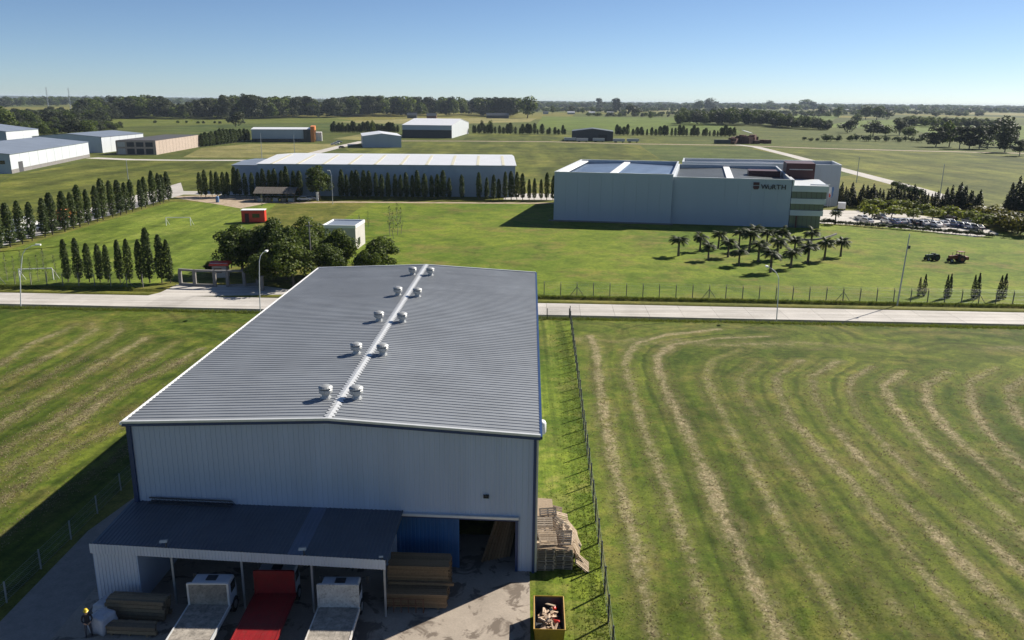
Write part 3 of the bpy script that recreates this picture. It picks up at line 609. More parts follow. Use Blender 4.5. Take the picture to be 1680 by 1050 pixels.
rk = empty('metal_rack', G(668, 1004) + Vector((0, -0.1, 0.03)), R(-2), 'low rusty steel grid rack in front of the stacked timber', 'rack')
r1 = MB()
for k in range(6): r1.tube((-1.25+k*0.45, 0, 0), (-1.25+k*0.45, 0, 0.95), 0.03, n=6)
r1.build('uprights', M['rust'], rk)
for z in (0.45, 0.92): MB().tube((-1.3, 0.03, z), (1.05, 0.03, z), 0.03, n=6).build('crossbar', M['rust'], rk)
MB().tube((-1.25, 0, 0.03), (-1.25, 0.5, 0.03), 0.03).tube((1.0, 0, 0.03), (1.0, 0.5, 0.03), 0.03).build('foot', M['rust'], rk)
# boards leaning inside the door
for k in range(9):
    u = 24.1 + k*0.17; a = WO + Vector(wx((u-0.9+k*0.05, 1.2+0.1*k, 0.03))); c = WO + Vector(wx((u+0.2, 1.9+0.25*k, 3.5+rnd.uniform(-.3, .4))))
    m_ = MB(); d = (c-a); m_.cbox((0, 0, d.length/2), (0.2, 0.05, d.length)); o = m_.build('plank', M['fresh'])
    o.location = a; o.rotation_mode = 'QUATERNION'; o.rotation_quaternion = d.to_track_quat('Z', 'Y')
    tag(o, 'long fresh plank leaning inside the open warehouse door', 'plank', 'planks leaning inside the warehouse door')

# ------------------------------------------------------------------ pallets beside the warehouse
pd = MB().box(-0.6, -0.05, 0, 0.6, 0.05, 0.022); pd_me = pd.mesh('deck_board'); pd_me.materials.append(M['pallet'])
ps = MB().box(-0.05, -0.5, 0, 0.05, 0.5, 0.09); ps_me = ps.mesh('stringer'); ps_me.materials.append(M['pallet'])
whole = MB()
for y in (-0.45, -0.3, -0.15, 0, 0.15, 0.3, 0.45): whole.box(-0.6, y-0.05, 0.113, 0.6, y+0.05, 0.135)
for x in (-0.55, 0, 0.55): whole.box(x-0.05, -0.5, 0.023, x+0.05, 0.5, 0.112)
for y in (-0.45, 0, 0.45): whole.box(-0.6, y-0.05, 0, 0.6, y+0.05, 0.022)
whole_me = whole.mesh('pallet'); whole_me.materials.append(M['pallet'])
PL = 'wooden pallet %s beside the warehouse wall'
def pallet(loc, rot, label, detailed):
    if not detailed:
        o = inst('pallet', whole_me, None, loc, rot); return tag(o, label, 'pallet', 'pallets piled beside the warehouse')
    e = empty('pallet', loc, 0, label, 'pallet', 'pallets piled beside the warehouse'); e.rotation_euler = rot
    for y in (-0.45, -0.3, -0.15, 0, 0.15, 0.3, 0.45): inst('deck_board', pd_me, e, (0, y, 0.113))
    for x in (-0.55, 0, 0.55): inst('stringer', ps_me, e, (x, 0, 0.023))
    for y in (-0.45, 0, 0.45): inst('deck_board', pd_me, e, (0, y, 0))
    return e
for (x, y, n, rz) in ((2.35, 48.0, 12, 0.05), (3.62, 48.15, 11, -0.06), (2.4, 49.35, 14, 0.1), (3.75, 49.6, 11, -0.12), (2.45, 50.8, 17, 0.04), (3.8, 50.9, 9, 0.1), (2.45, 52.1, 11, 0.03)):
    for k in range(n):
        pallet((x+rnd.uniform(-.04, .04), y+rnd.uniform(-.04, .04), 0.02+k*0.137), (0, 0, rz+rnd.uniform(-.05, .05)), PL % ('lying flat, topmost of its stack' if k == n-1 else 'lying flat inside a stack'), k == n-1)
for (x, y, z, rx, ry, rz) in ((2.5, 48.2, 1.95, 0.55, 0.1, 0.2), (3.6, 48.5, 1.85, 0.7, -0.2, -0.3), (2.3, 49.3, 2.35, 0.9, 0.15, 0.3), (3.3, 49.5, 2.1, 0.6, 0.5, -0.5), (3.9, 49.3, 1.75, 0.35, 0.75, 0.2), (2.6, 50.3, 2.55, 1.0, 0.0, 0.15),
                              (3.5, 50.6, 2.05, 0.7, 0.45, 0.5), (4.35, 48.9, 0.95, 0.2, 1.1, 0.1), (4.5, 49.8, 0.8, 0.1, 1.15, -0.15), (4.55, 48.2, 0.55, 0.0, 1.0, 0.3), (3.0, 51.3, 2.2, 0.8, 0.3, 0.1), (4.3, 50.8, 1.1, 0.2, 0.95, 0.2), (4.75, 47.8, 0.4, 0.25, 0.75, 0.1)):
    pallet((x, y, z), (rx, ry, rz), PL % 'tipped askew on the heap', True)
o = MB().cbox((0, 0, 0), (1.3, 1.9, 0.03)).build('plywood_sheet', M['pallet']); o.location = (2.35, 50.9, 2.72); o.rotation_euler = (0.35, 0.12, 0.1); tag(o, 'pale plywood sheet lying on top of the pallet heap', 'plywood')

# ------------------------------------------------------------------ skip full of scrap
sk = empty('skip', (2.32, 41.15, 0.015), R(-1.5), 'yellow open waste skip full of scrap wood on the grass strip', 'skip')
def taper(b, x, y0, y1, z0, z1, ix, iy0, iy1, t):
    pass
hb, ht_ = 1.25, 1.42
def pane(a, b_, c, d, nrm, th=0.05):
    n = Vector(nrm).normalized()*th; P_ = [Vector(q) for q in (a, b_, c, d)]; Q = [q-n for q in P_]
    return MB().add(P_+Q, [(0,1,2,3),(7,6,5,4),(0,4,5,1),(1,5,6,2),(2,6,7,3),(3,7,4,0)])
X0, X1 = 0.80, 0.88
pane((-X0,-1.45,0.12),(X0,-1.45,0.12),(X1,-1.6,hb),(-X1,-1.6,hb),(0,-1,0)).build('end_panel', M['yellow'], sk)
pane((X0,1.45,0.12),(-X0,1.45,0.12),(-X1,1.6,hb),(X1,1.6,hb),(0,1,0)).build('end_panel', M['yellow'], sk)
pane((-X0,1.45,0.12),(-X0,-1.45,0.12),(-X1,-1.6,hb),(-X1,1.6,hb),(-1,0,0)).build('side_panel', M['yellow'], sk)
pane((X0,-1.45,0.12),(X0,1.45,0.12),(X1,1.6,hb),(X1,-1.6,hb),(1,0,0)).build('side_panel', M['yellow'], sk)
MB().box(-X0, -1.45, 0.1, X0, 1.45, 0.16).box(-0.6, -1.3, 0, -0.45, 1.3, 0.1).box(0.45, -1.3, 0, 0.6, 1.3, 0.1).build('floor', M['darkmetal'], sk)
for a, b_, c, d, nv in (((-X0+.06,-1.38,0.17),(X0-.06,-1.38,0.17),(X1-.06,-1.53,hb-.02),(-X1+.06,-1.53,hb-.02),(0,1,0)), ((X0-.06,1.38,0.17),(-X0+.06,1.38,0.17),(-X1+.06,1.53,hb-.02),(X1-.06,1.53,hb-.02),(0,-1,0)), ((-X0+.06,1.38,0.17),(-X0+.06,-1.38,0.17),(-X1+.06,-1.53,hb-.02),(-X1+.06,1.53,hb-.02),(1,0,0)), ((X0-.06,-1.38,0.17),(X0-.06,1.38,0.17),(X1-.06,1.53,hb-.02),(X1-.06,-1.53,hb-.02),(-1,0,0))):
    pane(a, b_, c, d, nv, 0.01).build('inner_lining', M['darkmetal'], sk)
rim = MB()
for a, c in (((-X1,-1.6,hb),(X1,-1.6,hb)), ((X1,-1.6,hb),(X1,1.6,hb)), ((X1,1.6,hb),(-X1,1.6,hb)), ((-X1,1.6,hb),(-X1,-1.6,hb))): rim.tube(a, c, 0.045, n=6)
rim.build('rim', M['yellow'], sk)
for k in range(64):
    ln = rnd.uniform(0.35, 1.0); o = MB().cbox((0, 0, 0), (ln, rnd.uniform(0.07, 0.22), rnd.uniform(0.02, 0.09))).build('wood_scrap', M['scrap'])
    yy = rnd.uniform(-1.15, 0.75); o.location = (2.32+rnd.uniform(-0.42, 0.35), 41.1+yy, 0.4+0.62*k/64+0.25*(1-abs(yy+0.2))*rnd.random()); o.rotation_euler = (rnd.uniform(-.4, .4), rnd.uniform(-.35, .35), rnd.uniform(0, 3.1))
    tag(o, 'broken piece of scrap wood lying in the yellow skip', 'wood scrap', 'scrap wood in the skip')
for (x, y, z, r_, l) in ((2.66, 42.05, 0.95, 0.13, 0.34), (2.75, 40.75, 0.95, 0.11, 0.5)):
    o = MB().lathe([(r_*0.7, -l/2), (r_, -l/2+0.04), (r_, l/2-0.06), (r_*0.4, l/2-0.02), (r_*0.4, l/2+0.05)], n=12).build('red_can', M['brightred'], None, True)
    o.location = (x, y, z); o.rotation_euler = (1.2, 0.3, rnd.random()); tag(o, 'bright red plastic can thrown among the wood in the skip', 'can', 'red cans in the skip')
o = MB().cbox((0, 0, 0), (0.9, 0.16, 0.05)).build('plank', M['pallet']); o.location = (2.45, 42.15, 1.1); o.rotation_euler = (0, 0.35, 2.2); tag(o, 'pale plank sticking up at the far end of the skip', 'plank')

# ------------------------------------------------------------------ bags and worker
def bag(name, label, loc, s, seed):
    r_ = random.Random(seed); bm = bmesh.new(); bmesh.ops.create_cube(bm, size=1.0); bmesh.ops.subdivide_edges(bm, edges=bm.edges[:], cuts=5, use_grid_fill=True)
    for v in bm.verts:
        c = v.co; k = 1 + 0.16*math.cos(c.z*2.6); f = 0.12*(math.sin(c.x*9+seed)*math.cos(c.y*7)+math.sin(c.z*11+seed*2)*0.5)*0.5
        v.co = Vector((c.x*k*(1+f), c.y*k*(1+f), c.z*(1+0.15*f) + (0.10*(0.5-abs(c.x))*2 if c.z > 0.4 else 0)))
        v.co *= 1.0; v.co = Vector((v.co.x*s[0], v.co.y*s[1], (v.co.z+0.5)*s[2]))
    me = bpy.data.meshes.new(name); bm.to_mesh(me); bm.free(); e = empty(name, loc, r_.uniform(-.4, .4), label, 'bag')
    link('sack', me, M['bag'], e, True)
    for x in (-1, 1): MB().path([(x*s[0]*0.42, -s[1]*0.35, s[2]*0.9), (x*s[0]*0.4, -s[1]*0.1, s[2]*1.14), (x*s[0]*0.4, s[1]*0.15, s[2]*1.12), (x*s[0]*0.42, s[1]*0.35, s[2]*0.9)], 0.025).build('lifting_strap', M['bag'], e)
    return e
p = G(168, 1035); bag('bulk_bag', 'full white bulk bag standing next to the worker', (p.x, p.y+0.1, 0.03), (0.95, 0.95, 1.0), 1)
p = G(172, 1010); bag('bulk_bag', 'slumped white bulk bag behind the one beside the worker', (p.x+0.05, p.y+0.25, 0.03), (1.0, 0.85, 0.75), 4)

def person(loc, rz):
    e = empty('person', loc, rz, 'person in dark work clothes and yellow hard hat standing by white bags', 'person')
    me = bpy.data.meshes.new('body'); vs = []; es = []; rad = []
    def v(p, r_, par=None):
        vs.append(p); rad.append(r_); i = len(vs)-1
        if par is not None: es.append((par, i))
        return i
    pel = v((0, 0, 0.95), (0.15, 0.11)); wai = v((0, 0.0, 1.12), (0.14, 0.10), pel); che = v((0, -0.03, 1.34), (0.17, 0.12), wai); nk = v((0, -0.05, 1.50), (0.065, 0.065), che)
    h0 = v((0, -0.08, 1.60), (0.075, 0.09), nk); h1 = v((0, -0.10, 1.70), (0.085, 0.10), h0); v((0, -0.10, 1.79), (0.06, 0.07), h1)
    for s_ in (-1, 1):
        hip = v((s_*0.10, 0, 0.88), (0.095, 0.10), pel); kn = v((s_*0.13, -0.04+0.05*s_, 0.50), (0.062, 0.065), hip); an = v((s_*0.15, 0.03+0.05*s_, 0.10), (0.045, 0.05), kn); v((s_*0.16, -0.13+0.05*s_, 0.05), (0.04, 0.035), an)
        shd = v((s_*0.20, -0.02, 1.43), (0.07, 0.07), che); el = v((s_*0.27, -0.06, 1.16), (0.048, 0.05), shd); wr = v((s_*0.16, -0.27, 1.06), (0.032, 0.034), el)
        pa = v((s_*0.11, -0.34, 1.05), (0.036, 0.022), wr)
        for k in range(4):
            f1 = v((s_*(0.075-0.004*k), -0.385+0.004*k, 1.075-0.018*k), (0.010, 0.010), pa); f2 = v((s_*(0.045-0.004*k), -0.405+0.004*k, 1.07-0.018*k), (0.009, 0.009), f1); v((s_*(0.025-0.002*k), -0.395+0.004*k, 1.065-0.018*k), (0.008, 0.008), f2)
        t1 = v((s_*0.12, -0.345, 1.10), (0.011, 0.011), pa); v((s_*0.085, -0.37, 1.125), (0.009, 0.009), t1)
    me.from_pydata(vs, es, []); o = bpy.data.objects.new('body_rig', me); COL.objects.link(o)
    o.modifiers.new('skin', 'SKIN'); ss = o.modifiers.new('sub', 'SUBSURF'); ss.levels = 2; ss.render_levels = 2
    for i, r_ in enumerate(rad): me.skin_vertices[0].data[i].radius = r_
    me.skin_vertices[0].data[0].use_root = True
    dg = bpy.context.evaluated_depsgraph_get(); dg.update(); m2 = bpy.data.meshes.new_from_object(o.evaluated_get(dg)); bpy.data.objects.remove(o)
    m2.materials.clear()
    for m_ in (M['cloth'], M['trouser'], M['skin'], M['black']): m2.materials.append(m_)
    for pg in m2.polygons:
        c = pg.center; pg.use_smooth = True
        hand = c.y < -0.25 and 0.98 < c.z < 1.2
        pg.material_index = 2 if (c.z > 1.50 or hand) else 3 if c.z < 0.13 else 1 if c.z < 0.97 else 0
    bo = bpy.data.objects.new('body', m2); COL.objects.link(bo); bo.parent = e
    MB().lathe([(0.155, 0), (0.15, 0.02), (0.118, 0.025), (0.115, 0.08), (0.09, 0.13), (0.04, 0.155), (0.01, 0.16)], (0, -0.105, 1.745), 16, 1, 1.15).cbox((0, -0.26, 1.75), (0.16, 0.1, 0.012)).build('hard_hat', M['hat'], e, True)
    MB().lathe([(0.088, 0), (0.094, 0.06), (0.08, 0.10)], (0, -0.085, 1.66), 12, 1, 1.05).build('hair', M['bark'], e, True)
    for s_ in (-1, 1): MB().lathe([(0.006, -0.006), (0.011, 0), (0.006, 0.006)], (s_*0.032, -0.19, 1.695), 8).build('eye', M['black'], bo)
    MB().add([(-0.014, -0.185, 1.655), (0.014, -0.185, 1.655), (0, -0.222, 1.66), (0, -0.19, 1.70)], [(0,1,2),(1,3,2),(3,0,2)]).build('nose', M['skin'], bo)
    MB().cbox((0, -0.182, 1.632), (0.045, 0.01, 0.008)).build('mouth', M['darkred'], bo)
    return e
p = G(146, 1046); person((p.x, p.y+0.05, 0.03), R(30))

# ------------------------------------------------------------------ plants
def leaf_mesh(name, P, Nn, size, rs, mat, aspect=0.6, jit=0.6):
    n = len(P); Nn = Nn + rs.normal(0, jit, (n, 3)); Nn /= np.linalg.norm(Nn, axis=1, keepdims=True) + 1e-9
    t = np.cross(Nn, rs.normal(0, 1, (n, 3))); t /= np.linalg.norm(t, axis=1, keepdims=True) + 1e-9; b = np.cross(Nn, t)
    s = (size * rs.uniform(0.6, 1.3, n))[:, None]
    V = np.stack([P + t*s, P + b*s*aspect, P - t*s, P - b*s*aspect], 1).reshape(-1, 3)
    F = np.arange(4*n).reshape(n, 4); me = np_mesh(name, V, F); me.materials.append(mat); return me
def lobes(rs, cs, per, flat=0.85):
    Ps, Ns = [], []
    for (c, r) in cs:
        d = rs.normal(0, 1, (per, 3)); d /= np.linalg.norm(d, axis=1, keepdims=True); d[:, 2] = np.where(d[:, 2] < -0.8, -d[:, 2], d[:, 2])
        rad = r * rs.uniform(0.55, 1.05, per) ** 0.6
        Ps.append(np.array(c) + d * rad[:, None] * np.array([1, 1, flat])); Ns.append(d + np.array([0, 0, 0.25]))
    return np.concatenate(Ps), np.concatenate(Ns)
def trunk_mesh(h, r, branches, mat, seed, n=7, lean=0.0):
    r_ = random.Random(seed); b = MB(); pts = [Vector((0, 0, -0.1))]
    for k in range(1, 5): pts.append(Vector((lean*k*h/4 + r_.uniform(-1, 1)*0.03*h, r_.uniform(-1, 1)*0.03*h, h*k/4)))
    b.path(pts, [r, r*0.8, r*0.62, r*0.45, r*0.25], n)
    for (z, ang, ln, up) in branches:
        k = min(3, int(z/h*4)); p0 = pts[k].lerp(pts[k+1], z/h*4-k); d = Vector((math.cos(ang), math.sin(ang), up)).normalized()
        b.path([p0, p0+d*ln*0.5, p0+d*ln*0.5+(d+Vector((0, 0, 0.35))).normalized()*ln*0.5], [r*0.45, r*0.3, r*0.12], 5)
    me = b.mesh('trunk'); me.materials.append(mat); return me
VARS = {}
def add_var(kind, crown, trunk): VARS.setdefault(kind, []).append((crown, trunk))
for s in range(4):      # poplar, 9 m
    rs = np.random.RandomState(s+1); n = 1500; z = rs.uniform(0.03, 1, n)**0.9
    prof_ = np.interp(z, [0, 0.06, 0.2, 0.5, 0.78, 0.92, 1], [0.3, 0.72, 1.0, 0.97, 0.76, 0.5, 0.16]); a = rs.uniform(0, 2*np.pi, n)
    lump = 0.72 + 0.5*n2d(a*1.6+s*9, z*9+s*5, 30+s); r = 0.95*prof_*lump*np.sqrt(rs.uniform(0.25, 1, n))
    P = np.stack([r*np.cos(a), r*np.sin(a), 0.5+z*8.7], 1); Nn = np.stack([np.cos(a), np.sin(a), np.full(n, 0.35)], 1)
    add_var('poplar', leaf_mesh('crown', P, Nn, 0.20, rs, LF['poplar']), trunk_mesh(7.0, 0.12, [(1+0.5*k, k*2.4, 1.6, 2.2) for k in range(8)], M['bark'], s))
for s in range(4):      # broadleaf, 10 m
    rs = np.random.RandomState(s+11); cs = []
    for k in range(30):
        d = rs.normal(0, 1, 3); d /= np.linalg.norm(d); q = d*np.array([3.5, 3.5, 3.2])*rs.uniform(0.4, 1)
        cs.append(((q[0], q[1], 5.2+q[2]), rs.uniform(1.0, 1.8)))
    P, Nn = lobes(rs, cs, 230)
    add_var('broad', leaf_mesh('crown', P, Nn, 0.24, rs, LF['tree']), trunk_mesh(6.5, 0.24, [(2.2+0.4*k, k*2.1, 2.8, 0.9) for k in range(9)], M['bark'], s+5))
for s in range(5):      # eucalypt, 30 m
    rs = np.random.RandomState(s+21); cs = []
    for k in range(26):
        q = np.array([rs.normal(0, 0.42), rs.normal(0, 0.42), rs.uniform(-1.25, 1)]); w = 1-0.45*abs(q[2])
        cs.append(((q[0]*9*w, q[1]*9*w, 17+q[2]*9.5), rs.uniform(2.3, 4.2)))
    P, Nn = lobes(rs, cs, 75)
    add_var('euc', leaf_mesh('crown', P, Nn, 0.95, rs, LF['euc']), trunk_mesh(20, 0.55, [(7+1.6*k, k*2.3, 6.5, 1.1) for k in range(7)], M['palebark'], s+9))
for s in range(5):      # round dense wood tree, 20 m
    rs = np.random.RandomState(s+31); cs = []
    for k in range(20):
        d = rs.normal(0, 1, 3); d /= np.linalg.norm(d); q = d*np.array([6, 6, 7.5])*rs.uniform(0.4, 1); cs.append(((q[0], q[1], 10+q[2]), rs.uniform(2.4, 4.2)))
    P, Nn = lobes(rs, cs, 60)
    add_var('wood', leaf_mesh('crown', P, Nn, 0.85, rs, LF['euc'] if s % 2 else LF['tree']), trunk_mesh(10, 0.4, [(4+k, k*2.3, 4, 0.9) for k in range(5)], M['bark'], s+15))
for s in range(3):      # conifer, 6 m
    rs = np.random.RandomState(s+41); n = 900; z = 1-np.sqrt(rs.uniform(0.0005, 1, n)); a = rs.uniform(0, 2*np.pi, n)
    r = 1.45*(1-z)*(0.55+0.5*np.abs(np.sin(z*22+a*2)))*np.sqrt(rs.uniform(0.3, 1, n))
    P = np.stack([r*np.cos(a), r*np.sin(a), 0.25+z*5.8], 1); Nn = np.stack([np.cos(a), np.sin(a), np.full(n, 0.6)], 1)
    add_var('con', leaf_mesh('crown', P, Nn, 0.18, rs, LF['con']), trunk_mesh(4.5, 0.11, [], M['bark'], s))
for s in range(2):      # slim cypress, 4 m
    rs = np.random.RandomState(s+51); n = 700; z = rs.uniform(0, 1, n); a = rs.uniform(0, 2*np.pi, n); r = 0.42*np.interp(z, [0, 0.15, 0.5, 1], [0.6, 1, 0.85, 0.04])*np.sqrt(rs.uniform(0.3, 1, n))*(0.8+0.4*n2d(a*2, z*8, 60+s))
    P = np.stack([r*np.cos(a), r*np.sin(a), 0.1+z*3.9], 1); Nn = np.stack([np.cos(a), np.sin(a), np.full(n, 0.5)], 1)
    add_var('cypress', leaf_mesh('crown', P, Nn, 0.1, rs, LF['con']), trunk_mesh(2.5, 0.06, [], M['bark'], s))
for s in range(4):      # palm, 4 m
    rs = np.random.RandomState(s+61); V = []; F = []
    for k in range(30):
        a = k*2.4+rs.uniform(-.2, .2); up = rs.uniform(0.0, 1.25); L = rs.uniform(1.35, 1.75); pp = Vector((0, 0, 2.55)); d = Vector((math.cos(a)*math.cos(up), math.sin(a)*math.cos(up), math.sin(up)))
        side = Vector((-math.sin(a), math.cos(a), 0)); prev = None
        for j in range(9):
            q = pp.copy(); w = 0.48*math.sin(math.pi*(0.12+0.86*j/9))
            if j > 0:
                for sg in (-1, 1):          # a pair of hanging leaflets
                    i0 = len(V); tip = q + side*sg*w + d*0.18 - Vector((0, 0, w*0.55)); V += [q, q+d*0.16, tip]; F.append((i0, i0+1, i0+2))
                    i0 = len(V); V += [q+d*0.05, q+d*0.2, tip+d*0.06+Vector((0, 0, 0.08))]; F.append((i0, i0+1, i0+2))
            pp = pp + d*L/9; d = (d - Vector((0, 0, 0.20))).normalized()
    me = np_mesh('crown', [tuple(v) for v in V], F); me.materials.append(LF['palm'])
    b = MB(); b.path([(0, 0, -0.1), (0.03, 0, 0.9), (0.05, 0.02, 1.8), (0.0, 0.0, 2.6)], [0.19, 0.15, 0.14, 0.17], 8); tm = b.mesh('trunk'); tm.materials.append(M['bark'])
    add_var('palm', me, tm)
for s in range(3):      # round shrub, 1.6 m
    rs = np.random.RandomState(s+71); cs = [((rs.normal(0, 0.35), rs.normal(0, 0.35), 0.85+rs.uniform(-.25, .3)), rs.uniform(0.4, 0.65)) for k in range(8)]
    P, Nn = lobes(rs, cs, 60); t = trunk_mesh(0.9, 0.06, [], M['bark'], s)
    add_var('bush', leaf_mesh('crown', P, Nn, 0.13, rs, LF['bush']), t); add_var('hedge', leaf_mesh('crown', P, Nn, 0.13, rs, LF['hedge']), t)
    add_var('golden', leaf_mesh('crown', P, Nn, 0.13, rs, LF['golden']), t)
for s in range(3):      # thin sapling, 5 m
    rs = np.random.RandomState(s+81); n = 150; z = rs.uniform(0.25, 1, n); a = rs.uniform(0, 2*np.pi, n); r = 0.5*np.sqrt(rs.uniform(0, 1, n))*np.interp(z, [0.25, 0.6, 1], [0.7, 1, 0.2])
    P = np.stack([r*np.cos(a), r*np.sin(a), z*5], 1); add_var('sapling', leaf_mesh('crown', P, rs.normal(0, 1, (n, 3)), 0.09, rs, LF['sparse']), trunk_mesh(4.8, 0.05, [(1.2+0.5*k, k*2.4, 0.9, 1.8) for k in range(7)], M['palebark'], s, 5))
HT0 = dict(poplar=9.2, broad=9.8, euc=29.5, wood=20.5, con=6.0, cypress=4.0, palm=3.7, bush=1.75, hedge=1.75, golden=1.75, sapling=5.0)
NAME = dict(poplar='poplar_tree', broad='leafy_tree', euc='tall_tree', wood='round_tree', con='conifer', cypress='cypress', palm='palm_tree', bush='shrub', hedge='hedge_shrub', golden='golden_shrub', sapling='sapling')
vcount = {}
def plant(kind, loc, h, label, cat=None, group=None, wide=1.0, name=None):
    i = vcount.get(kind, rnd.randrange(9)); vcount[kind] = i + 1; cr, tr = VARS[kind][i % len(VARS[kind])]
    e = empty(name or NAME[kind], (loc[0], loc[1], 0), rnd.uniform(0, 6.28), label, cat or 'tree', group); k = h / HT0[kind]
    e.scale = (k*wide*rnd.uniform(0.92, 1.1), k*wide*rnd.uniform(0.92, 1.1), k); e.rotation_euler.x = rnd.uniform(-.025, .025); e.rotation_euler.y = rnd.uniform(-.025, .025); inst('trunk', tr, e); inst('crown', cr, e); return e
def plant_px(kind, px, py, top, label, cat=None, group=None, hw=None, name=None):
    p = G(px, py); h = HT(px, top, p); W0 = dict(broad=4.6, euc=8.5, wood=8.3, poplar=1.0, con=1.4, bush=1.0, golden=1.0, hedge=1.0)
    wide = 1.0
    if hw: wide = (hw * p.y / FPX / math.cos(0)) / (W0[kind] * h / HT0[kind])
    return plant(kind, p, h, label, cat, group, wide, name)
def wood_mass(name, label, pts, kinds, dens=1.0):
    """a far wood as one mass: pts = (x, y, height, width factor)"""
    Vs, Fs = {}, {}; groups = {}
    for (x, y, h, w) in pts:
        kd = rnd.choice(kinds); v = rnd.choice(VARS[kd]); groups.setdefault(v[0].name, (v[0], kd, []))[2].append((x, y, h, w))
    VV = []; FF = []; MI = []; mats = []; off = 0
    for nm, (me, kd, lst) in groups.items():
        nv = len(me.vertices); co = np.empty(nv*3, np.float32); me.vertices.foreach_get('co', co); co = co.reshape(-1, 3)
        q = co.reshape(-1, 4, 3); keep = np.arange(len(q)) % max(1, int(round(1/dens))) == 0; q = q[keep]; ctr = q.mean(1, keepdims=True); q = ctr + (q-ctr)*math.sqrt(1/dens)*0.95
        co = q.reshape(-1, 3); nf = len(q)
        if me.materials[0] not in mats: mats.append(me.materials[0])
        for (x, y, h, w) in lst:
            k = h/HT0[kd]; a = rnd.uniform(0, 6.28); c, s = math.cos(a), math.sin(a)
            X = co[:, 0]*c - co[:, 1]*s; Y = co[:, 0]*s + co[:, 1]*c
            VV.append(np.stack([X*k*w+x, Y*k*w+y, co[:, 2]*k], 1)); FF.append(np.arange(nf*4).reshape(nf, 4)+off); off += nf*4; MI.append(np.full(nf, mats.index(me.materials[0])))
    me = np_mesh(name, np.concatenate(VV), np.concatenate(FF))
    for m_ in mats: me.materials.append(m_)
    me.polygons.foreach_set('material_index', np.concatenate(MI).astype(np.int32))
    o = link(name, me); return tag(o, label, 'trees', kind='stuff')

# young poplars by the road
for ki, (px, tp) in enumerate(((112,393),(131,391),(147,399),(165,401),(178,402),(198,394),(213,392),(232,393),(246,374),(266,385),(280,393))):
    plant_px('poplar', px, 462+px*0.008, tp, ('tallest young roadside poplar, ' if px == 246 else 'young roadside poplar, ') + ordn(11-ki) + ' in its row from the grey portal', group='young roadside poplars', hw=None).scale *= 1
for ki, (px, py, tp) in enumerate(((12,461,415),(26,461,420),(38,462,412),(52,462,422),(64,462,418),(77,462,408),(93,462,418))):
    plant_px('sapling', px, py, tp, 'thin nearly bare sapling, ' + ordn(7-ki) + ' from the young poplars by the roadside goal', group='bare roadside saplings')
for k in range(23):
    y = 157 + k*4.0; plant('poplar', (-103.4+rnd.uniform(-.3, .3), y+rnd.uniform(-.5, .5)), rnd.uniform(8.0, 10.4)*(0.88 if k < 5 else 1), 'dark poplar along the concrete lane, ' + ordn(23-k) + ' from the dirt patch end', group='poplars along the lane', wide=rnd.uniform(1.1, 1.35))
for ki, px in enumerate((337,346,355,365,375,382,392,400,411,420,431,440,450,458,468,477,488,497,564,573,582,590,600,609,620,629,640,650,659,669,678,687,698,709,718,727,737,758,785,797,808,817,827,837,846,855,866,874,885,894,904)):
    x = (px-840)/FPX*264.5*0.985; h = rnd.uniform(7.4, 9.8) if px < 640 else rnd.uniform(6.4, 9.0)
    plant('poplar', (x, 256.5+rnd.uniform(-.6, .6)), h, 'poplar before the white-roofed hall, ' + (ordn(18-ki) + ' from the dense round tree towards the lane' if ki < 18 else ordn(ki-17) + ' from the dense round tree towards the company hall'), group='poplars before the white-roofed hall', wide=rnd.uniform(1.0, 1.3))
plant_px('broad', 524, 327, 268, 'dense round-crowned tree before the white-roofed hall', hw=30)
for (px, py, tp, hw, lab) in ((398,446,356,42,'large leafy tree above the grey roadside portal'), (380,440,392,18,'small leafy tree at the edge of the football pitch'), (452,448,348,42,'tallest leafy tree of the clump by the flat-roofed house'),
    (482,470,384,44,'broad leafy tree shading the concrete driveway'), (536,462,390,36,'low leafy tree hiding the foot of the flat-roofed house'), (512,430,352,38,'leafy tree beside the flat-roofed house front'), (626,448,382,34,'round leafy tree right of the flat-roofed house'),
    (430,470,412,28,'small leafy tree behind the grey roadside portal'), (422,446,368,34,'leafy tree between the two largest of the clump'), (500,452,372,38,'leafy tree in the middle of the clump'), (558,449,367,35,'leafy tree covering the house front'), (470,458,366,36,'leafy tree with its trunk by the driveway edge'), (600,462,402,24,'low leafy tree between the house and the round tree'), (345,448,428,10,'small clipped round bush on the pitch edge')):
    plant_px('broad', px, py, tp, lab, hw=hw*1.12)
for px, py, tp in ((640,388,338),(652,386,334),(646,392,345),(658,384,340),(590,385,352),(579,384,358),(604,374,347),(430,345,318)):
    plant_px('sapling', px, py, tp, 'slender thin-leaved young tree on the lawn behind the house', group='slender young trees on the lawn')
for px, py in ((1113,420),(1148,412),(1162,427),(1178,408),(1194,422),(1212,436),(1212,404),(1229,412),(1244,430),(1264,447),(1236,401),(1257,408),(1275,425),(1281,408),(1297,440),(1303,418),(1325,432),(1330,408),(1352,427),(1379,421)):
    plant('palm', G(px, py), rnd.uniform(4.1, 5.2), 'short palm in the grove on the lawn before the large white hall', 'palm', 'palm grove on the lawn', wide=1.12)
for ki, (px, py, tp) in enumerate(((1507,486,455),(1515,486,450),(1551,489,451),(1556,488,449),(1596,490,451),(1602,489,448),(1638,492,452),(1646,490,449))):
    plant('cypress', G(px, py), HT(px, tp, G(px, py))*1.0, 'slim dark cypress behind the roadside fence, ' + ordn(ki+1) + ' from the tall steel pole', 'cypress', 'slim cypresses behind the roadside fence', wide=1.15)

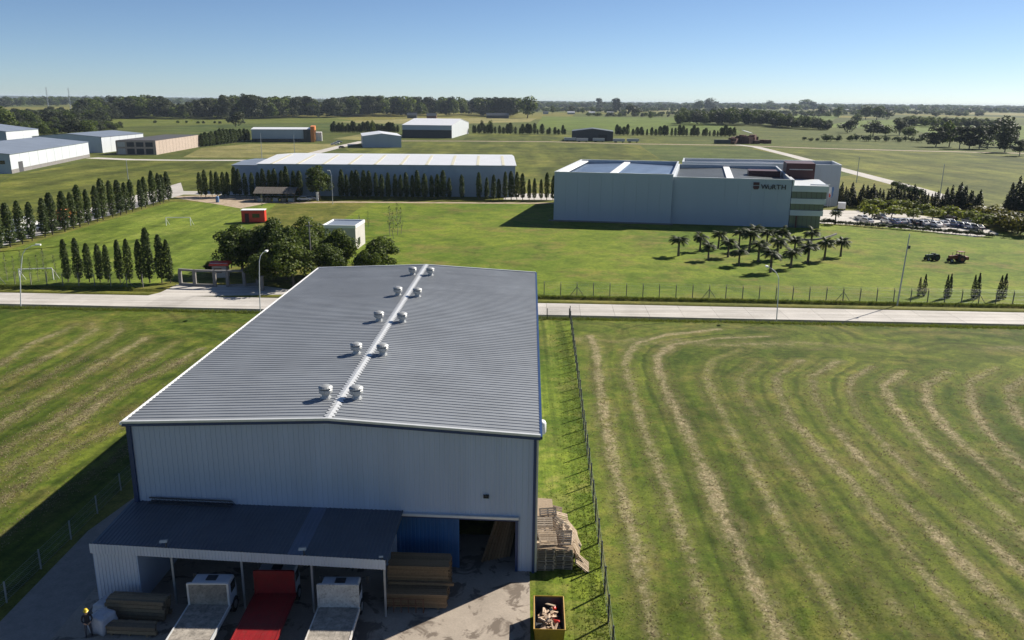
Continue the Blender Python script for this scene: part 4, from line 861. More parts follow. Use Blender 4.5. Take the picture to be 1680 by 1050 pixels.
# ------------------------------------------------------------------ fences and poles
def fence(name, label, pts, sp, h, mat, brace_every=0, mesh=True, r=0.05, group=None, outrig=True):
    e = empty(name, pts[0], 0, label, 'fence', group); O = Vector(pts[0])
    pm = MB().box(-r, -r, -0.1, r, r, h)
    if outrig: pm.tube((0, 0, h-0.02), (0.0, 0.22, h+0.28), r*0.7, n=5)
    pme = pm.mesh('post'); pme.materials.append(mat)
    bm_ = MB().tube((-1.1, 0, 0), (-0.05, 0, h*0.75), 0.045, n=6).tube((1.1, 0, 0), (0.05, 0, h*0.75), 0.045, n=6); bme = bm_.mesh('brace'); bme.materials.append(mat)
    wires = MB(); net = MB(); cnt = 0
    for a, b in zip(pts[:-1], pts[1:]):
        a = Vector(a); b = Vector(b); d = b-a; L = d.length; n = max(1, round(L/sp)); dh = d.normalized(); ang = math.atan2(d.y, d.x)
        for k in range(n+1):
            if k == n and b is not pts[-1] and Vector(pts[-1]) != b: continue
            q = a + d*k/n - O; inst('post', pme, e, (q.x, q.y, 0), (rnd.uniform(-.012, .012), rnd.uniform(-.012, .012), ang))
            if brace_every and cnt % brace_every == 2: inst('brace', bme, e, (q.x, q.y, 0), (0, 0, ang))
            cnt += 1
        for z in (0.15, h*0.37, h*0.66, h*0.97): wires.tube(a-O+Vector((0, 0, z)), b-O+Vector((0, 0, z)), 0.006, n=3, cap=False)
        if outrig:
            nrm = Vector((-dh.y, dh.x, 0))
            for f in (0.5, 1.0): wires.tube(a-O+nrm*0.22*f+Vector((0, 0, h+0.28*f)), b-O+nrm*0.22*f+Vector((0, 0, h+0.28*f)), 0.005, n=3, cap=False)
        if mesh:
            st = 0.16; m = int(L/st)
            for k in range(m):
                x0 = k*st
                for sg in (1, -1):
                    x1 = x0 + sg*h*0.9
                    za, zb_ = 0.06, h*0.97
                    if x1 < 0: zb_ = za + (zb_-za)*(x0/(x0-x1)) if x0 != x1 else zb_; x1 = 0
                    if x1 > L: zb_ = za + (zb_-za)*((L-x0)/(x1-x0)); x1 = L
                    p0 = a-O+dh*x0+Vector((0, 0, za)); p1 = a-O+dh*x1+Vector((0, 0, zb_)); w = Vector((0, 0, 0.004))
                    net.quad(p0-w, p1-w, p1+w, p0+w)
    wires.build('wire', M['steel'], e)
    if mesh: net.build('wire_mesh', M['steel'], e)
    return e
fence('chain_link_fence', 'chain-link fence with dark posts running between the warehouse strip and the mown field', [(fx(36), 36, 0), (fx(60), 60, 0), (fx(86), 86, 0), (fx(112), 112, 0)], 2.9, 1.95, M['darkmetal'], 0, True, 0.055, outrig=False)
fence('chain_link_fence', 'grey-posted fence in the shade left of the warehouse', [(-30.85, 36, 0), (-30.75, 62, 0), (-30.6, 96, 0)], 3.55, 1.45, M['steel'], 0, True, 0.04, outrig=False)
p0 = RD(4.6, 12.4); p1 = RD(112, 12.4)
fence('roadside_fence', 'long wire fence of slim concrete posts along the far side of the road', [p0, p1], 2.62, 1.95, M['concrete'], 8, True, 0.06)
fence('roadside_fence', 'wire fence of slim posts behind the verge at the young poplars', [RD(-112, 12.6), RD(-61, 12.6)], 2.62, 1.9, M['concrete'], 8, False, 0.05)
fence('short_fence', 'short low fence end between the warehouse and the chain-link corner', [(1.9, 111.6, 0), (fx(112)-0.1, 111.9, 0)], 2.6, 1.6, M['darkmetal'], 0, True, 0.05, outrig=False)

def lamp(label, base, h, lean=(0, 0), arm=1.6, adir=(1, 0), double=False, mat='palemetal'):
    e = empty('street_lamp', base, 0, label, 'street lamp'); lx, ly = lean
    pts = [Vector((0, 0, -0.1)), Vector((lx*0.3, ly*0.3, h*0.5)), Vector((lx*0.7, ly*0.7, h*0.85))]
    MB().path(pts, [0.085, 0.065, 0.05], 8).build('pole', M[mat], e)
    for sg in ((1, -1) if double else (1,)):
        ax, ay = adir[0]*sg, adir[1]*sg; t = pts[-1]; q = [t, t+Vector((ax*0.25*arm, ay*0.25*arm, h*0.09)), t+Vector((ax*0.7*arm, ay*0.7*arm, h*0.14)), t+Vector((ax*arm, ay*arm, h*0.15))]
        am = MB().path(q, [0.05, 0.045, 0.04, 0.04], 7).build('arm', M[mat], e)
        MB().cbox(q[-1]+Vector((ax*0.3, ay*0.3, 0.03)), (0.75 if abs(ax) > abs(ay) else 0.32, 0.32 if abs(ax) > abs(ay) else 0.75, 0.2), 0, 0.0).build('lamp_head', M['white'], am)
    return e
lamp('pale curved street lamp standing by the road in front of the bare saplings', G(34, 504), 8.9, (0.9, 1.8), 1.9, (0.85, 0.5))
lamp('pale curved street lamp beside the concrete driveway', G(427, 511), 8.6, (0.3, 0.8), 1.2, (0.5, 0.85))
lamp('pale street lamp on the verge below the palm grove', G(1274, 526), 7.2, (-0.1, 0.9), 2.4, (-0.35, 1.0))
lamp('pale street lamp with a ball-shaped head before the dense round tree', G(546, 335), 9.8, (0, 0), 0.5, (-1, 0))
def pole(label, base, h, mat='steel', arms=0, r=0.13):
    e = empty('utility_pole', base, 0, label, 'pole'); MB().path([(0, 0, -0.1), (0.02, 0, h)], [r, r*0.6], 8).build('shaft', M[mat], e)
    for k in range(arms): MB().box(-0.55, -0.05, h-0.5-k*1.1, 0.55, 0.05, h-0.38-k*1.1).build('crossarm', M[mat], e)
    MB().lathe([(0.05, h), (0.09, h+0.05), (0.05, h+0.22)], n=8).build('insulator', M['palemetal'], e); return e
e = pole('tall grey steel pole on the verge before the slim cypresses', G(1472, 501), HT(1483, 386, G(1472, 501)), 'steel', 0); e.rotation_euler = (0, R(-0.6)+R(2.6), 0)
MB().box(0.1, -0.06, 8.9, 0.45, 0.06, 9.4).build('pole_box', M['darkmetal'], e)
pole('pale concrete utility pole rising from the leafy trees by the driveway', G(512, 462), HT(508, 366, G(512, 462)), 'concrete', 1, 0.16)
for px, py, tp, lab in ((211,300,263,'grey utility pole behind the lane poplars'), (430,262,219,'tall thin pole before the orange-ended hall'), (484,262,222,'thin pole on the dry paddock'), (1541,328,270,'slender lattice pole on the open pasture'), (1405,300,258,'slender pole beside the pale side road')):
    pole(lab, G(px, py), HT(px, tp, G(px, py)), 'steel', 0, 0.16)
for px, py, tp in ((80,176,143),(116,176,144)):
    p = G(px, py+3); h = HT(px, tp, p); e = empty('radio_mast', p, 0, 'faint lattice radio mast standing on the horizon', 'mast', 'radio masts on the horizon')
    for a in range(3): MB().tube((1.6*math.cos(a*2.09), 1.6*math.sin(a*2.09), 0), (1.0*math.cos(a*2.09), 1.0*math.sin(a*2.09), h), 0.3, 0.22, 5).build('mast_leg', M['steel'], e)
    mb = MB()
    for k in range(int(h/6)): mb.tube((1.5, 0, k*6), (-0.8, 1.2, k*6+6), 0.15, n=4).tube((-0.8, -1.2, k*6), (1.5, 0, k*6+6), 0.15, n=4)
    mb.build('lattice', M['steel'], e)
def goal(label, a, b, h, mat):
    a = Vector(a); b = Vector(b); e = empty('football_goal', a, 0, label, 'goal'); d = b-a
    for q in (Vector((0, 0, 0)), d): MB().tube(q, q+Vector((0, 0, h)), 0.09, n=8).tube(q+Vector((0, 0, h)), q+Vector((0.3, 1.2, 0)), 0.05, n=6).build('goal_post', mat, e)
    MB().tube((0, 0, h), d+Vector((0, 0, h)), 0.09, n=8).build('crossbar', mat, e); return e
goal('white football goal across the pitch near the lane poplars', G(273, 370), G(313, 370), 1.95, M['white'])
goal('white football goal beside the bare roadside saplings', G(33, 461), G(88, 459), 2.0, M['white'])

# ------------------------------------------------------------------ halls and houses
def hall(name, label, P0, P1, D, H, rise, ridge='u', wall='whall', roof='slate', panels=0, plinth=None, lower=None, doors=(), over=0.35, endwall=None, group=None, split=1, windows=()):
    """P0-P1 = foot of the wall one looks at; the hall reaches D to the left of that line"""
    P0 = Vector(P0); P1 = Vector(P1); d = P1-P0; L = d.length; e = empty(name, (P0.x, P0.y, 0), math.atan2(d.y, d.x), label, 'building', group)
    mw = M[wall]; me_ = M[endwall] if endwall else mw; mr = M[roof]; th = 0.2
    def top(u, v): return H + rise*(1-abs(2*v/D-1)) if ridge == 'u' else H + rise*(1-abs(2*u/L-1))
    b0 = lower[0] if lower else 0
    def wall_u(y0, nm, mat, z0=0.0):
        b = MB()
        us = [0, L/2, L] if ridge == 'v' else [0, L]
        pts = [(0, z0), (L, z0)] + [(u, top(u, 0) if ridge == 'v' else H) for u in us[::-1]]
        b.prism(pts, y0, y0+th, 'y'); return b.build(nm, mat, e)
    def wall_v(x0, nm, mat):
        vs = [th, D/2, D-th] if ridge == 'u' else [th, D-th]
        pts = [(th, 0), (D-th, 0)] + [(v, top(0, v) if ridge == 'u' else H) for v in vs[::-1]]
        return MB().prism(pts, x0, x0+th, 'x').build(nm, mat, e)
    if panels:
        w = L/panels
        for k in range(panels):
            zt0, zt1 = top(k*w, 0), top((k+1)*w, 0)
            MB().prism([(k*w+0.11, b0), ((k+1)*w-0.11, b0), ((k+1)*w-0.11, zt1), (k*w+0.11, zt0)], 0, th, 'y').build('wall_panel', mw, e)
        MB().box(0.05, 0.06, 0, L-0.05, th-0.02, min(top(0, 0), top(L, 0))-0.05).build('wall_core', M['greywall'], e)
    else: wall_u(0, 'wall', mw, b0)
    if lower: MB().box(0, 0.02, 0, L, th-0.02, b0).build('lower_wall', M[lower[1]], e)
    wall_u(D-th, 'wall', mw); wall_v(0, 'wall', me_); wall_v(L-th, 'wall', me_)
    o = over
    if ridge == 'u':
        for (va, vb_) in ((-o, D/2), (D/2, D+o)):
            for k in range(split):
                ua, ub = -o+(L+2*o)*k/split, -o+(L+2*o)*(k+1)/split
                zf = lambda v: H + rise*(1-abs(2*v/D-1)) + 0.05
                MB().add([(ua, va, zf(va)), (ub, va, zf(va)), (ub, vb_, zf(vb_)), (ua, vb_, zf(vb_)), (ua, va, zf(va)+0.15), (ub, va, zf(va)+0.15), (ub, vb_, zf(vb_)+0.15), (ua, vb_, zf(vb_)+0.15)],
                         [(0,3,2,1),(4,5,6,7),(0,1,5,4),(1,2,6,5),(2,3,7,6),(3,0,4,7)]).build('roof_slope' if split == 1 else 'roof_panel', mr, e)
    else:
        for (ua, ub) in ((-o, L/2), (L/2, L+o)):
            zf = lambda u: H + rise*(1-abs(2*u/L-1)) + 0.05
            MB().add([(ua, -o, zf(ua)), (ub, -o, zf(ub)), (ub, D+o, zf(ub)), (ua, D+o, zf(ua)), (ua, -o, zf(ua)+0.15), (ub, -o, zf(ub)+0.15), (ub, D+o, zf(ub)+0.15), (ua, D+o, zf(ua)+0.15)],
                     [(0,3,2,1),(4,5,6,7),(0,1,5,4),(1,2,6,5),(2,3,7,6),(3,0,4,7)]).build('roof_slope', mr, e)
    if plinth: MB().box(-0.05, -0.06, 0, L+0.06, 0.0, plinth[0]).build('plinth', M[plinth[1]], e)
    for (u0, u1, z0, z1, mt) in doors: MB().box(u0, -0.09, z0, u1, -0.01, z1).build('door', M[mt], e)
    for (u0, u1, z0, z1) in windows: MB().box(u0, -0.07, z0, u1, -0.01, z1).build('window', M['glass'], e)
    return e
A = Vector
# long hall with white roof and skylight strips
p0 = A((-81.5, 261.5, 0)); p1 = A((0.6, 264.0, 0))
lh = hall('long_hall', 'very long grey-walled hall with bright white roof and yellowed skylight strips', p0, p1, 54, 9.9, 1.2, 'u', 'greywall', 'whiteroof', split=10, endwall='whall', panels=10)
for k in range(10):
    u = -0.35 + 81.85*(k+0.55)/10
    for (va, vb_) in ((-0.3, 27),):
        zf = lambda v: 9.9 + 1.2*(1-abs(2*v/54-1)) + 0.205
        MB().add([(u, va, zf(va)), (u+0.9, va, zf(va)), (u+0.9, vb_, zf(vb_)), (u, vb_, zf(vb_)), (u, va, zf(va)+0.06), (u+0.9, va, zf(va)+0.06), (u+0.9, vb_, zf(vb_)+0.06), (u, vb_, zf(vb_)+0.06)],
                 [(0,3,2,1),(4,5,6,7),(0,1,5,4),(1,2,6,5),(2,3,7,6),(3,0,4,7)]).build('skylight_strip', M['skylight'], lh)
hall('annex', 'low blue-grey annex at the left end of the long hall', (-93.0, 272, 0), (-82.2, 272.5, 0), 30, 8.6, 0.5, 'u', 'greywall', 'slate')
# left works
hA = hall('white_hall', 'long white panelled hall with dark doorway in the works behind the meadow', (-201.2, 328.9, 0), (-219, 426, 0), 46, 7.6, 2.4, 'u', 'whitehall', 'slate', 10, (1.6, 'concrete'), endwall='whall', doors=((7.5, 12.0, 0, 4.2, 'shadowy'),), split=9)  # end walls take the darker cladding copy, their shade put into the colour
MB().box(-0.09+0.0, 2, 3.8, -0.01, 6, 5.2).build('window', M['glass'], hA)
hall('white_hall', 'square white panelled hall beside the brick building', (-229, 460, 0), (-229.5, 514, 0), 38, 8.6, 1.6, 'u', 'whitehall', 'slate', 5)
hall('white_hall', 'white-ended hall with curved pale roof behind the long panelled hall', (-306, 500, 0), (-312, 545, 0), 70, 9.4, 4.5, 'u', 'whitehall', 'slate', 2, endwall='greywall')  # grey tone of the end walls stands in for their shade
hb_ = hall('brick_building', 'half-built pale brick building without a roof beside the white halls', (-194.2, 448.7, 0), (-200, 527, 0), 21, 7.4, 0.05, 'u', 'brick', 'shadowy', 14, endwall='brick', over=-0.3)  # dark flat top stands in for the shade of the roofless inside
for k in range(4):
    MB().box(-0.05, 1.5+k*4.9, 0.3, 0.05+0.0-0.06, 5.4+k*4.9, 3.2).build('opening', M['shadowy'] if k != 3 else M['palewall'], hb_); MB().box(-0.05, 1.5+k*4.9, 4.2, -0.01, 5.4+k*4.9, 6.6).build('opening', M['shadowy'] if k != 3 else M['palewall'], hb_)  # dark panels paint the shade inside the openings
# orange-ended hall
ho = hall('orange_ended_hall', 'grey hall with white roof and bright orange frame at its end', (-187, 592, 0), (-145.6, 600.5, 0), 40, 8.8, 0.8, 'u', 'whall', 'whiteroof', 6, (2.4, 'darkhall'))
MB().box(41.0, -0.5, 0, 43.5, 0.6, 11).box(43.5, 0.6, 8.2, 44.0, 26, 11).box(43.5, 25, 0, 44.0, 27, 8.2).box(41.0, 0.61, 10, 43.49, 26, 11).build('orange_frame', M['orange'], ho)
MB().box(43.0, 2, 0, 43.4, 25, 8).build('glass_front', M['glass'], ho); MB().box(36, -0.6, 2, 40.9, -0.1, 9).build('dark_panel', M['darkhall'], ho)
MB().box(44.2, 14, 0, 48.5, 24, 6.4).build('porch', M['white'], ho)
hall('small_hall', 'small pale gabled metal hall on the striped pasture', (-97.8, 537, 0), (-73.5, 542, 0), 46, 7.2, 1.6, 'v', 'whall', 'whiteroof')
hb2 = hall('large_barn', 'large white hall with dark lower front wall and lit white side', (-92, 686, 0), (-51, 683, 0), 110, 10.2, 4.2, 'u', 'whall', 'whiteroof', 0, lower=(6.5, 'darkhall'), endwall='whitehall')  # front in the darker shaded cladding, ends in its lit copy
hall('dark_barn', 'charcoal gabled barn by the field road', (46.1, 660, 0), (78.5, 657, 0), 30, 7.4, 2.1, 'v', 'darkhall', 'dkroof', doors=((21, 28, 0, 5, 'black'),))
for (u, px, py) in ((0, 905, 232), (1, 925, 233), (2, 952, 233), (3, 985, 234), (4, 1008, 234)):
    p = G(px+30, py); b = empty('trailer', p, 0.0, 'pale box trailer parked beside the charcoal barn', 'trailer', 'trailers beside the charcoal barn'); MB().box(-4.5, -1.2, 0.9, 4.5, 1.2, 2.9).build('box_body', M['steel'], b)
    for x in (-3, -2, 3): MB().wheel((x, -1.1, 0.5), 0.5, 0.3, 'y', 10).build('wheel', M['black'], b)
# brick kiln ruin
kn = empty('kiln_ruin', G(1204, 236), 0.1, 'dark red brick ruin with a pale tilted roof sheet by the field road', 'ruin')
rr = random.Random(5)
for k in range(26):
    x = rr.uniform(0, 30); y = rr.uniform(0, 14); h = rr.uniform(3.0, 8.8)*(1-abs(x-15)/28); MB().cbox((x, y, h/2), (rr.uniform(2, 5.5), rr.uniform(2, 5), h), rr.uniform(0, 1)).build('brick_stack', M['redbrick'], kn)
MB().cbox((11, 3, 9.0), (7.5, 5, 0.3), 0.1, 0.15, 0.25).build('roof_sheet', M['whiteroof'], kn); MB().cbox((-9, 1, 1.5), (12, 3, 3)).build('low_shed', M['darkhall'], kn)
# far farm huts and mid-distance houses
for px, py, w, lab in ((891,187.2,5,'low dark hut'), (931,187.4,7,'grey-roofed farm hut'), (966,187.6,6,'pale-roofed farm hut'), (996,188,6,'white-roofed farm hut')):
    p = G(px, py); hall('farm_hut', lab + ' among the lone trees beyond the bright crop', p, p+A((w*2.6, 0, 0)), 9, 4.0, 3.0, 'u', 'greywall' if px < 900 else 'palewall', 'dkroof' if px < 900 else 'whiteroof')
for px, py, lab in ((668,194,'dark farmhouse under the tall trees'), (700,195,'red-ended farmhouse under the tall trees'), (798,194,'long low dark shed before the wood')):
    p = G(px, py); hall('farmhouse', lab, p, p+A((16 if px < 790 else 40, 0, 0)), 10, 5, 4, 'u', 'redbrick' if px == 700 else 'darkhall', 'dkroof')
for px, py, w in ((895,170.5,30), (1195,190,14), (1385,180,24), (1085,173.5,40)):
    p = G(px, py+2); hall('far_shed', 'pale low shed far off among the fields', p, p+A((w, 0, 0)), 14, 5, 2, 'u', 'palewall', 'whiteroof', group='far pale sheds')
# flat-roofed house in the trees
hs = hall('flat_roofed_house', 'small flat-roofed pale house half hidden by leafy trees', (-39.0, 165.5, 0), (-32.3, 165.2, 0), 8.5, 4.7, 0.0, 'u', 'palewall', 'slate', over=-0.1, windows=((1.5, 3.2, 1.0, 2.4),), doors=((5.1, 6.2, 0.0, 2.1, 'shadowy'),))
for (x0, y0, x1, y1) in ((-0.1, -0.1, 6.8, 0.15), (-0.1, 8.3, 6.8, 8.55), (-0.1, 0.152, 0.15, 8.298), (6.55, 0.152, 6.8, 8.298)): MB().box(x0, y0, 4.55, x1, y1, 5.15).build('parapet', M['white'], hs)
MB().box(6.82, 2, 0.9, 6.86, 3.4, 2.3).build('window', M['glass'], hs)
# red site container, boarded shelter
ct = empty('container', G(397, 366), 0.12, 'red site cabin with white roof beyond the leafy trees', 'cabin')
MB().box(0, 0, 0.2, 5.6, 2.6, 3.1).build('body', M['brightred'], ct); MB().box(-0.1, -0.1, 3.102, 5.7, 2.7, 3.25).build('roof', M['white'], ct); MB().box(0.8, -0.03, 0.25, 1.8, 0.0, 2.4).build('door', M['darkred'], ct); MB().box(2.6, -0.03, 1.3, 4.4, 0.0, 2.3).build('window', M['glass'], ct)
tb = empty('boarded_shelter', (-78.0, 244.5, 0), 0.0, 'open shelter with weathered board roof beside the dirt patch', 'shelter')
for k in range(14): MB().prism([(-0.3, 2.5), (3.2, 4.1), (3.2, 4.2), (-0.3, 2.6)], k*0.9, k*0.9+0.86, 'x').build('roof_board', M['thatch'], tb)
for k in range(14): MB().prism([(3.2, 4.1), (6.6, 2.7), (6.6, 2.8), (3.2, 4.2)], k*0.9, k*0.9+0.86, 'x').build('roof_board', M['thatch'], tb)
for x in (0.3, 4.2, 8.2, 12.3):
    for y in (0, 6): MB().box(x-0.1, y-0.1+0.2, 0, x+0.1, y+0.1+0.2, 2.75).build('post', M['bark'], tb)
for k in range(5):
    o = MB().cbox((0, 0, 0.5), (1.6, 1.1, 1.0)).cbox((0, 0, 1.02), (1.7, 1.2, 0.05)).build('crate', M['pallet'] if k % 2 else M['steel']); o.location = (-76.5+k*2.3, 246.5, 0); tag(o, 'stored crate standing under the boarded shelter', 'crate', 'crates under the boarded shelter')
o = MB().lathe([(0.45, 0), (0.5, 0.1), (0.5, 1.6), (0.45, 1.75), (0.12, 1.85)], n=14).build('water_drum', M['bluetank'], None, True); o.location = G(357, 332); tag(o, 'blue upright drum on the edge of the dirt patch', 'drum')
o = MB().box(-0.3, -0.3, 0, 0.3, 0.3, 2.4).box(-0.36, -0.36, 2.402, 0.36, 0.36, 2.55).build('gate_pillar', M['white']); o.location = G(521, 329); tag(o, 'white square pillar at the foot of the dense round tree', 'pillar')
o = MB().box(-0.28, -0.28, 0, 0.28, 0.28, 2.3).box(-0.34, -0.34, 2.302, 0.34, 0.34, 2.42).build('gate_pillar', M['concrete']); o.location = G(430, 477); tag(o, 'grey square pillar beside the driveway lamp', 'pillar')

# roadside portal of grey concrete
pt = empty('concrete_portal', G(297, 468), R(1.5), 'grey concrete portal frame of open bays at the head of the driveway', 'portal')
PXS = [0, 2.6, 6.0, 8.1, 10.7, 12.6]; PYS = [0, -0.7, -1.1, -1.1, -0.7, 0.2]
for x, y in zip(PXS, PYS): MB().box(x-0.24, y-0.24, 0, x+0.24, y+0.24, 2.5).build('pillar', M['concrete'], pt)
for k in range(5):
    a = A((PXS[k], PYS[k], 0)); c = A((PXS[k+1], PYS[k+1], 0)); d = c-a; m = (a+c)/2
    MB().cbox((m.x, m.y, 2.66), (d.length+0.2, 0.5, 0.3), math.atan2(d.y, d.x)).build('lintel', M['concrete'], pt)
    if k != 2: MB().cbox((m.x, m.y, 0.22), (d.length-0.5, 0.34, 0.44), math.atan2(d.y, d.x)).build('low_wall', M['concrete'], pt)
ks = empty('kiosk', G(346, 456), R(4), 'small kiosk with red fascia and white roof behind the grey portal', 'kiosk'); ks.scale = (0.85,)*3
MB().box(0.3, 0.2, 0, 3.2, 2.2, 2.5).build('body', M['palewall'], ks); MB().box(-0.1, -0.3, 2.5, 3.7, 2.5, 2.95).build('fascia', M['brightred'], ks); MB().box(0.05, -0.15, 2.952, 3.55, 1.0, 3.05).build('roof', M['white'], ks); MB().prism([(-0.3, 2.96), (2.5, 2.96), (2.5, 3.0), (1.1, 3.35)], -0.1, 3.7, 'x').build('roof_slope', M['brightred'], ks); MB().box(0.7, 0.15, 1.0, 2.2, 0.21, 2.0).build('window', M['glass'], ks)

# ------------------------------------------------------------------ the large white hall
QO = A((10.56, 211.0, 0)); QU = A((58.64, -9.4, 0)).normalized(); QV = A((0.22, 0.975, 0)).normalized()
def qx(p): q = QU*p[0] + QV*p[1]; return (q.x, q.y, p[2])
wu = empty('company_hall', QO, 0, 'huge windowless white hall with red roof block and black lettering beside the palm grove', 'building')
def block(u0, v0, u1, v1, h, roofm, par=0.7, nm='wall', mat='whall'):
    t = 0.35
    npn = int((u1-u0)/3.0); pw = (u1-u0)/npn
    for k in range(npn): MB(qx).box(u0+k*pw+(0.02 if k else 0), v0-rnd.uniform(0, 0.012), 0, u0+(k+1)*pw, v0+t-0.05, h-0.002).build('wall_panel', M[mat], wu)
    for (a, b_, c, d) in ((u0+0.05, v0+t-0.04, u1-0.05, v0+t), (u0, v1-t, u1, v1), (u0, v0+t, u0+t, v1-t), (u1-t, v0+t, u1, v1-t)): MB(qx).box(a, b_, 0, c, d, h).build(nm, M[mat], wu)
    for (a, b_, c, d) in ((u0-0.05, v0-0.05, u1+0.05, v0+t+0.05), (u0-0.05, v1-t-0.05, u1+0.05, v1+0.05), (u0-0.05, v0+t+0.051, u0+t+0.05, v1-t-0.051), (u1-t-0.05, v0+t+0.051, u1+0.05, v1-t-0.051)): MB(qx).box(a, b_, h+0.003, c, d, h+0.16).build('parapet_cap', M['palemetal'], wu)
    um = (u0+u1)/2; n = 12
    for s_ in (0, 1):
        ua, ub = (u0+t, um) if s_ == 0 else (um, u1-t); za, zb_ = (h-par-0.5, h-par) if s_ == 0 else (h-par, h-par-0.5)
        w = (v1-v0-2*t)/n
        for k in range(n):
            va = v0+t+k*w; MB(qx).add([(ua, va, za), (ub, va, zb_), (ub, va+w*0.86, zb_), (ua, va+w*0.86, za), (ua, va+w*0.88, za+0.09), (ub, va+w*0.88, zb_+0.09), (ub, va+w, zb_+0.09), (ua, va+w, za+0.09)], [(0,1,2,3),(3,2,5,4),(4,5,6,7)]).build('roof_sheet', M[roofm], wu)
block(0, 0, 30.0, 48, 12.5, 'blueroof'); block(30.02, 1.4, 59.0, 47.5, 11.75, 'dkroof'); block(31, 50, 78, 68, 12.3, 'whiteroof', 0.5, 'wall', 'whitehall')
for (u, v0, v1, h) in ((14.4, 0.5, 47.4, 12.05), (44.2, 2.0, 46.9, 11.3)): MB(qx).box(u-0.9, v0, h-0.2, u+0.9, v1, h+0.15).build('roof_strip', M['white'], wu)
MB(qx).box(0.4, 0.5, 12.0, 2.4, 47.4, 12.3).build('roof_strip', M['white'], wu)
MB(qx).box(-1.2, -0.8, 0, 30.6, -0.02, 0.25).build('base_kerb', M['concrete'], wu)
# office end
OU0, OU1 = 59.1, 67.8
for k, (za, zb_) in enumerate(((9.0, 10.5), (6.0, 7.3), (3.1, 4.4))): MB(qx).box(OU0, 1.2-0.12*k, za, OU1-0.4*k, 20, zb_).build('facade_band', M['whitehall'], wu)
for (za, zb_, du) in ((7.302, 8.998, 0.3), (4.402, 5.998, 0.7), (0.0, 3.098, 1.2)):
    MB(qx).box(OU0, 1.6, za, OU1-du-0.1, 19.6, zb_).build('office_core', M['shadowy'], wu); n = 7; w = (OU1-du-OU0)/n
    for k in range(n):
        pnl = MB(qx).box(OU0+k*w+0.06, 1.50, za+0.05, OU0+(k+1)*w-0.06, 1.58, zb_-0.05).build('window_pane', M['greenglass'], wu)
    for k in range(9): MB(qx).box(OU1-du-0.08, 2.0+k*1.95, za+0.05, OU1-du, 3.85+k*1.95, zb_-0.05).build('window_pane', M['greenglass'], wu)
MB(qx).box(60.6, 1.3, 0, 61.0, 1.5, 3.1).build('entrance_column', M['darkred'], wu)
MB(qx).box(59.2, 20.5, 9, 66.6, 30, 14.6).build('red_roof_block', M['darkred'], wu); MB(qx).box(49.5, 22, 10.5, 57.9, 28, 12.3).build('red_roof_block', M['darkred'], wu); MB(qx).box(60, 20.2, 12.9, 66, 20.45, 13.1).build('block_rail', M['dirtywhite'], wu)
MB(qx).box(OU1-4.2, 3, 10.55, OU1+0.5, 3.4, 10.75).box(59.12, 0.9, 10.5, 59.5, 10, 11.9).build('roof_canopy', M['palemetal'], wu)
def letters(txt, size, u, z, sc=1.0):
    cu = bpy.data.curves.new('lettering', 'FONT'); cu.body = txt; cu.size = size; cu.extrude = 0.08; cu.offset = 0.02; cu.space_character = 1.12; o = bpy.data.objects.new('tmp', cu); COL.objects.link(o)
    dg = bpy.context.evaluated_depsgraph_get(); me = bpy.data.meshes.new_from_object(o.evaluated_get(dg)); bpy.data.objects.remove(o)
    l = link('lettering', me, M['black'], wu); q = qx((u, 1.28, z)); l.location = q; l.rotation_euler = (math.pi/2, 0, math.atan2(QU.y, QU.x)); l.scale = (1.06, 1, 1); return l
letters('W', 1.6, 51.6, 9.45); letters('U', 1.2, 53.3, 9.4); letters('RTH', 1.6, 54.2, 9.45)
em = MB(); em.prism([(0, 0.35), (0.35, 0), (1.25, 0), (1.6, 0.35), (1.6, 0.95), (0, 0.95)], -0.1, 0, 'y'); em.prism([(0, 1.15), (1.6, 1.15), (1.6, 1.9), (0, 1.9)], -0.1, 0, 'y')
o = em.build('emblem', M['darkred'], wu); o.scale = (0.92,)*3; o.location = qx((49.7, 1.32, 9.3)); o.rotation_euler = (0, 0, math.atan2(QU.y, QU.x))
for px, mt, lab in ((1350, 'orange', 'orange flag on a pole beside the car park'), (1357, 'white', 'white and red flag on a pole beside the car park'), (1361, 'bluetank', 'pale blue flag on a pole beside the car park')):
    p = G(px, 343); e = empty('flagpole', p, 0, lab, 'flag'); e.scale = (0.7,)*3; MB().tube((0, 0, 0), (0, 0, 9.5), 0.06, 0.04).build('pole', M['white'], e)
    fb = MB()
    for k in range(6): fb.quad((0.05+0.1*math.sin(k), 0.05, 9.3-k*0.75), (0.95-0.05*k+0.12*math.sin(k*1.7), 0.2*math.cos(k), 9.2-k*0.75), (0.9-0.05*k+0.12*math.sin((k+1)*1.7), 0.2*math.cos(k+1), 9.2-(k+1)*0.75), (0.05+0.1*math.sin(k+1), 0.05, 9.3-(k+1)*0.75))
    f_ = fb.build('flag_cloth', M[mt], e)
    if mt == 'white': MB().quad((0.12, -0.05, 6.6), (0.85, -0.08, 6.5), (0.75, -0.08, 4.9), (0.12, -0.05, 5.0)).build('red_field', M['brightred'], f_)
# low curved kerb on the lawn
kc = MB(); prev = None
for k in range(15):
    a = k/14; q = G(1290+82*a, 389+8*math.sin(a*2.6)-8*a*a, 0.0)
    if prev is not None: d = q-prev; kc.cbox((prev+q)/2+A((0, 0, 0.2)), (d.length+0.1, 0.3, 0.4), math.atan2(d.y, d.x))
    prev = q
tag(kc.build('garden_kerb', M['concrete']), 'low curved grey kerb wall on the lawn behind the palms', 'kerb')

